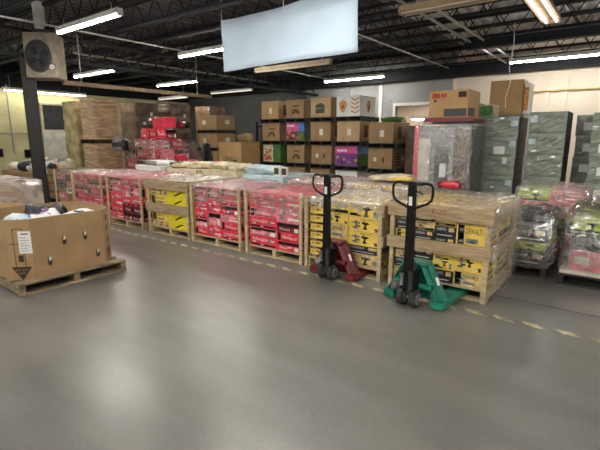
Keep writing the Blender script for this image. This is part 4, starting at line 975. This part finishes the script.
def pr_top(t, a, c, h):
    b = MB(); b.rect(-a * 0.85, h * 0.72, -a * 0.45, h * 0.9, '-y', -c, 'stencil_red'); b.rect(a * 0.5, h * 0.72, a * 0.9, h * 0.92, '-y', -c, 'ink'); b.rect(-a * 0.2, 0.02, a * 0.95, h * 0.32, '-y', -c, 'charcoal')
    b.rect(-c * 0.9, h * 0.05, c * 0.2, h * 0.35, '+x', a, 'charcoal'); b.rect(-a * 0.75, h * 0.58, -a * 0.62, h * 0.66, '-y', -c, 'ink'); b.rect(-a * 0.4, h * 0.74, -a * 0.1, h * 0.88, '-y', -c, 'stencil_red'); build_print(b, t, c)
plain_box('appliance_carton', 'brown carton with dark print on top of the red edged bundle', -3.10, -2.40, 8.07, 8.8, 1.957, 2.44, 'card_bright', prints=pr_top)

# tall cartons further back
GT = 'cartons stacked behind the green wrapped stacks'
pallet('pallet behind the green wrapped stacks', -3.15, -2.0, 10.9, 11.9, 'dark_wood')
wrapped('wrapped_carton_stack', 'tall wrapped stack behind the first green wrapped stack', 'wrapped cartons', -3.1, -2.02, 10.95, 11.85, 0.131, 2.12, 'wrap_green', 5, 'green wrapped stacks')
plain_box('tall_carton', 'tall orange-brown carton standing highest behind the green stacks', -2.80, -2.1, 11.05, 11.5, 2.125, 2.88, 'card_bright')
tag(MB().box(-2.08, 11.1, 2.125, -1.98, 11.6, 2.8, 'white').box(-2.075, 11.09, 2.2, -1.985, 11.099, 2.7, 'orange_print').build('flat_carton'), 'thin white edged carton leaning right of the tall orange-brown carton', 'carton')
pallet('pallet behind the red edged bundle', -3.3, -2.35, 9.7, 10.6, 'dark_wood')
wrapped('wrapped_carton_stack', 'green wrapped stack hidden behind the red edged bundle', 'wrapped cartons', -3.25, -2.4, 9.75, 10.55, 0.131, 2.05, 'wrap_green', 5, 'green wrapped stacks')
tag(MB().box(-3.0, 9.9, 2.055, -2.72, 10.4, 2.32, 'green_print').build('small_carton'), 'small green carton left of the tall orange-brown carton', 'carton', GT)
tag(MB().box(-2.69, 9.9, 2.055, -2.42, 10.4, 2.28, 'cream').box(-2.685, 9.89, 2.06, -2.425, 9.899, 2.26, 'green_print').build('small_carton'), 'small pale green carton below the tall orange-brown carton', 'carton', GT)

# green wrapped stacks: every carton a thing
GG = 'cartons of the green wrapped stacks'
def wrapped_carton(w_, d_, h_, var):
    b = MB(); n = 10; rr = random.Random(var)
    # front with creases; shade on the other sides painted in as near-black
    b.box(-w_ / 2, -d_ / 2 + 0.02, 0, w_ / 2, d_ / 2, h_, 'wrap_green', side='wrap_black_shade')
    vs = []; M = 8
    for j in range(M + 1):
        for i in range(n + 1):
            e = 0 if i in (0, n) or j in (0, M) else 1
            vs.append((-w_ / 2 + w_ * i / n, -d_ / 2 + 0.019 - e * rr.uniform(0, 0.018) - 0.004 * e * math.sin(4 * i / n + 5 * j / M), 0.004 + (h_ - 0.008) * j / M))
    fs = [(j * (n + 1) + i, j * (n + 1) + i + 1, (j + 1) * (n + 1) + i + 1, (j + 1) * (n + 1) + i) for j in range(M) for i in range(n)]
    b.add(vs, fs, 'wrap_green')
    return b.mesh('wrapped_carton')
STK = [('first', -2.37, 0.63, 9.0, 0.37, 5, 0.85), ('second', -1.55, 0.59, 8.95, 0.385, 5, 0.85), ('narrow', -0.86, 0.36, 9.5, 0.375, 5, 0.7), ('rightmost', -0.56, 0.9, 8.7, 0.375, 5, 0.85)]
for nm, X0, W, Yf, hh, nt_, D in STK:
    pallet('dark pallet under the %s green wrapped stack' % nm, X0 - 0.01, X0 + W + 0.01, Yf, Yf + D, 'dark_wood')
    for i in range(nt_):
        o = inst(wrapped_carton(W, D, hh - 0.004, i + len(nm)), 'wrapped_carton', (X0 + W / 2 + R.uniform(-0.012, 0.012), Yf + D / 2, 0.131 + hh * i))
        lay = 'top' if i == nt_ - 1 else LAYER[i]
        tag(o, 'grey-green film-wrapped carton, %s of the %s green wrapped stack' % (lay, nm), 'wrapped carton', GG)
        z = hh
        if nm == 'first' and i == 3: MB().rect(-0.08, 0.05, 0.12, 0.20, '-y', -D / 2 - 0.002, 'white').build('paper_label', o)
        if nm == 'first' and i == 2: MB().rect(0.10, 0.24, 0.18, 0.36, '-y', -D / 2 - 0.002, 'white').build('paper_label', o)
        if nm in ('first', 'second') and i in (1, 3, 4): MB().rect(W / 2 - 0.13 if nm == 'first' else -W / 2 + 0.02, 0.2, W / 2 - 0.02 if nm == 'first' else -W / 2 + 0.13, 0.3, '-y', -D / 2 - 0.002, 'pale_blue').build('blue_label', o)
        if nm in ('rightmost', 'narrow') and i > 0: MB().rect(-W / 2 + 0.12, 0.1, -W / 2 + 0.28, 0.24, '-y', -D / 2 - 0.002, 'white').build('paper_label', o)

# ------------------------------------------------------------------ pallets right of the nearest crate
pallet('dark pallet under the black wrapped load right of the nearest crate', -1.45, -0.62, 5.50, 6.5, 'dark_wood')
stack([(1, [(0.2, 'black', 0), (0.2, 'charcoal', 0), (0.14, 'lime', 0)]), (1, [(0.16, 'black', 0), (0.12, 'lime', 0), (0.16, 'black', 1), (0.10, 'charcoal', 0)])], -1.42, -0.66, 5.53, 6.47, ZP, 'black wrapped load beside nearest crate', 'cartons in the black wrapped load', rows=1)
film('loose glossy film round the black load right of the nearest crate', -1.44, -0.62, 5.5, 6.48, 0.69, 0.12, 0.1, m='film_clear', out=0.02, lump=0.035, rag=0.04, bow=0.05, taper=0.0)
pallet('pallet under the lime and red load behind the black wrapped one', -1.25, -0.4, 6.75, 7.7, 'wood')
stack([(1, [(0.2, 'charcoal', 0), (0.2, 'pinkred', 0), (0.2, 'red', 1), (0.14, 'lime', 0)]), (1, [(0.2, 'pinkred', 0), (0.2, 'charcoal', 0), (0.22, 'pinkred', 0), (0.13, 'redpale', 1)])], -1.22, -0.43, 6.78, 7.68, ZP, 'load behind the black wrapped one', 'cartons behind the black wrapped load', rows=1)
film('pinkish film over the lime and red load', -1.24, -0.41, 6.76, 7.7, 0.91, 0.5, 0.3, m='film', out=0.02, lump=0.02)
pallet('low dark pallet under the wrapped load at the right picture edge', -0.50, 0.62, 5.42, 6.45, 'black_soft')
tag(MB().box(-0.49, 5.43, 0.131, 0.60, 6.44, 0.17, 'off_white').build('cardboard_sheet'), 'pale cardboard sheet on the low dark pallet at right edge', 'sheet')
stack([(1, [(0.22, 'pinkred', 0), (0.2, 'charcoal', 0), (0.16, 'lime', 0)]), (1, [(0.2, 'pinkred', 0), (0.22, 'white', 0), (0.16, 'lime', 0)]), (1, [(0.22, 'red', 0), (0.2, 'charcoal', 0), (0.15, 'pinkred', 0)])], -0.42, 0.55, 5.5, 6.35, 0.171, 'wrapped load at right picture edge', 'cartons in the load at the right edge', rows=1)
film('clear film wrapped over the load at the right picture edge', -0.45, 0.58, 5.46, 6.4, 0.80, 0.20, 0.2, m='film_clear', out=0.03, lump=0.035, rag=0.03, taper=-0.03)
bag('dark plastic sack lying on the load at the right picture edge', 'sack', 'plastic_bag', ['wrap_grey', 'off_white'], 0.1, 5.95, 0.88, 0.4, 0.34, 0.07, 0.1, 81)

# ------------------------------------------------------------------ second row behind the front row
def low_load(X0, X1, zt, lab, bm, top):
    pallet('pallet under the ' + lab, X0, X1, 5.75, 6.75, 'wood')
    plain_box('low_carton', lab, X0 + 0.03, X1 - 0.03, 5.78, 6.72, 0.131, zt, bm, flap=False)
    for j, (mm, dx, dy, a, h, lx) in enumerate(top):
        bag(lx, 'bag', 'plastic_bag', mm, X0 + dx, 5.75 + dy, zt, a, a * 0.8, h, j * 0.7, int(abs(X0) * 31) + j, 'bags on the second row')
low_load(-9.2, -8.2, 0.98, 'white carton load with grey print behind the row', 'white', [(['white', 'print_grey'], 0.5, 0.4, 0.35, 0.06, 'white flattened sack on the white carton load')])
low_load(-8.1, -7.0, 0.96, 'cream carton load with dark green sacks behind the row', 'cream', [(['cream', 'green_dark'], 0.3, 0.35, 0.3, 0.07, 'cream and dark green sack behind the row'), (['cream', 'white'], 0.8, 0.4, 0.3, 0.08, 'plain cream sack behind the row')])
low_load(-6.9, -5.85, 0.98, 'cream carton load with red printed sacks behind the row', 'cream', [(['cream', 'red'], 0.35, 0.35, 0.32, 0.08, 'cream sack with red print behind the row'), (['cream', 'off_white'], 0.8, 0.4, 0.28, 0.07, 'off white sack behind the row')])
low_load(-5.75, -4.7, 0.94, 'pale blue wrapped carton load behind the row', 'pale_blue', [(['pale_blue', 'white'], 0.35, 0.35, 0.35, 0.09, 'pale blue sack behind the row')])
def pr_frame(t, a, c, h): MB().rect(-a * 0.7, h * 0.15, a * 0.7, h * 0.85, '-y', -c, 'charcoal').build('picture', t)
for i in range(2): plain_box('picture_frame', 'small framed picture on the pale blue load, %s one' % ['left', 'right'][i], -5.02 + i * 0.17, -4.87 + i * 0.17, 5.85, 5.89, 0.942, 1.10, 'off_white', 'picture', 'framed pictures', pr_frame, flap=False)
for X0, X1, lab, bm in ((-4.6, -3.6, 'pinkish carton load behind the red load', 'red_pale'), (-3.5, -2.4, 'yellow carton load behind the yellow row load', 'yellow_tan')):
    low_load(X0, X1, 0.9, lab, bm, [])
    film('film over the ' + lab, X0, X1, 5.78, 6.72, 0.91, 0.7, 0.7, m='film_white', out=0.02)
bag('crumpled tan paper on the yellow load behind the row', 'paper', 'packing_paper', ['cream', 'yellow'], -2.9, 6.2, 0.955, 0.35, 0.25, 0.05, 0.2, 91)
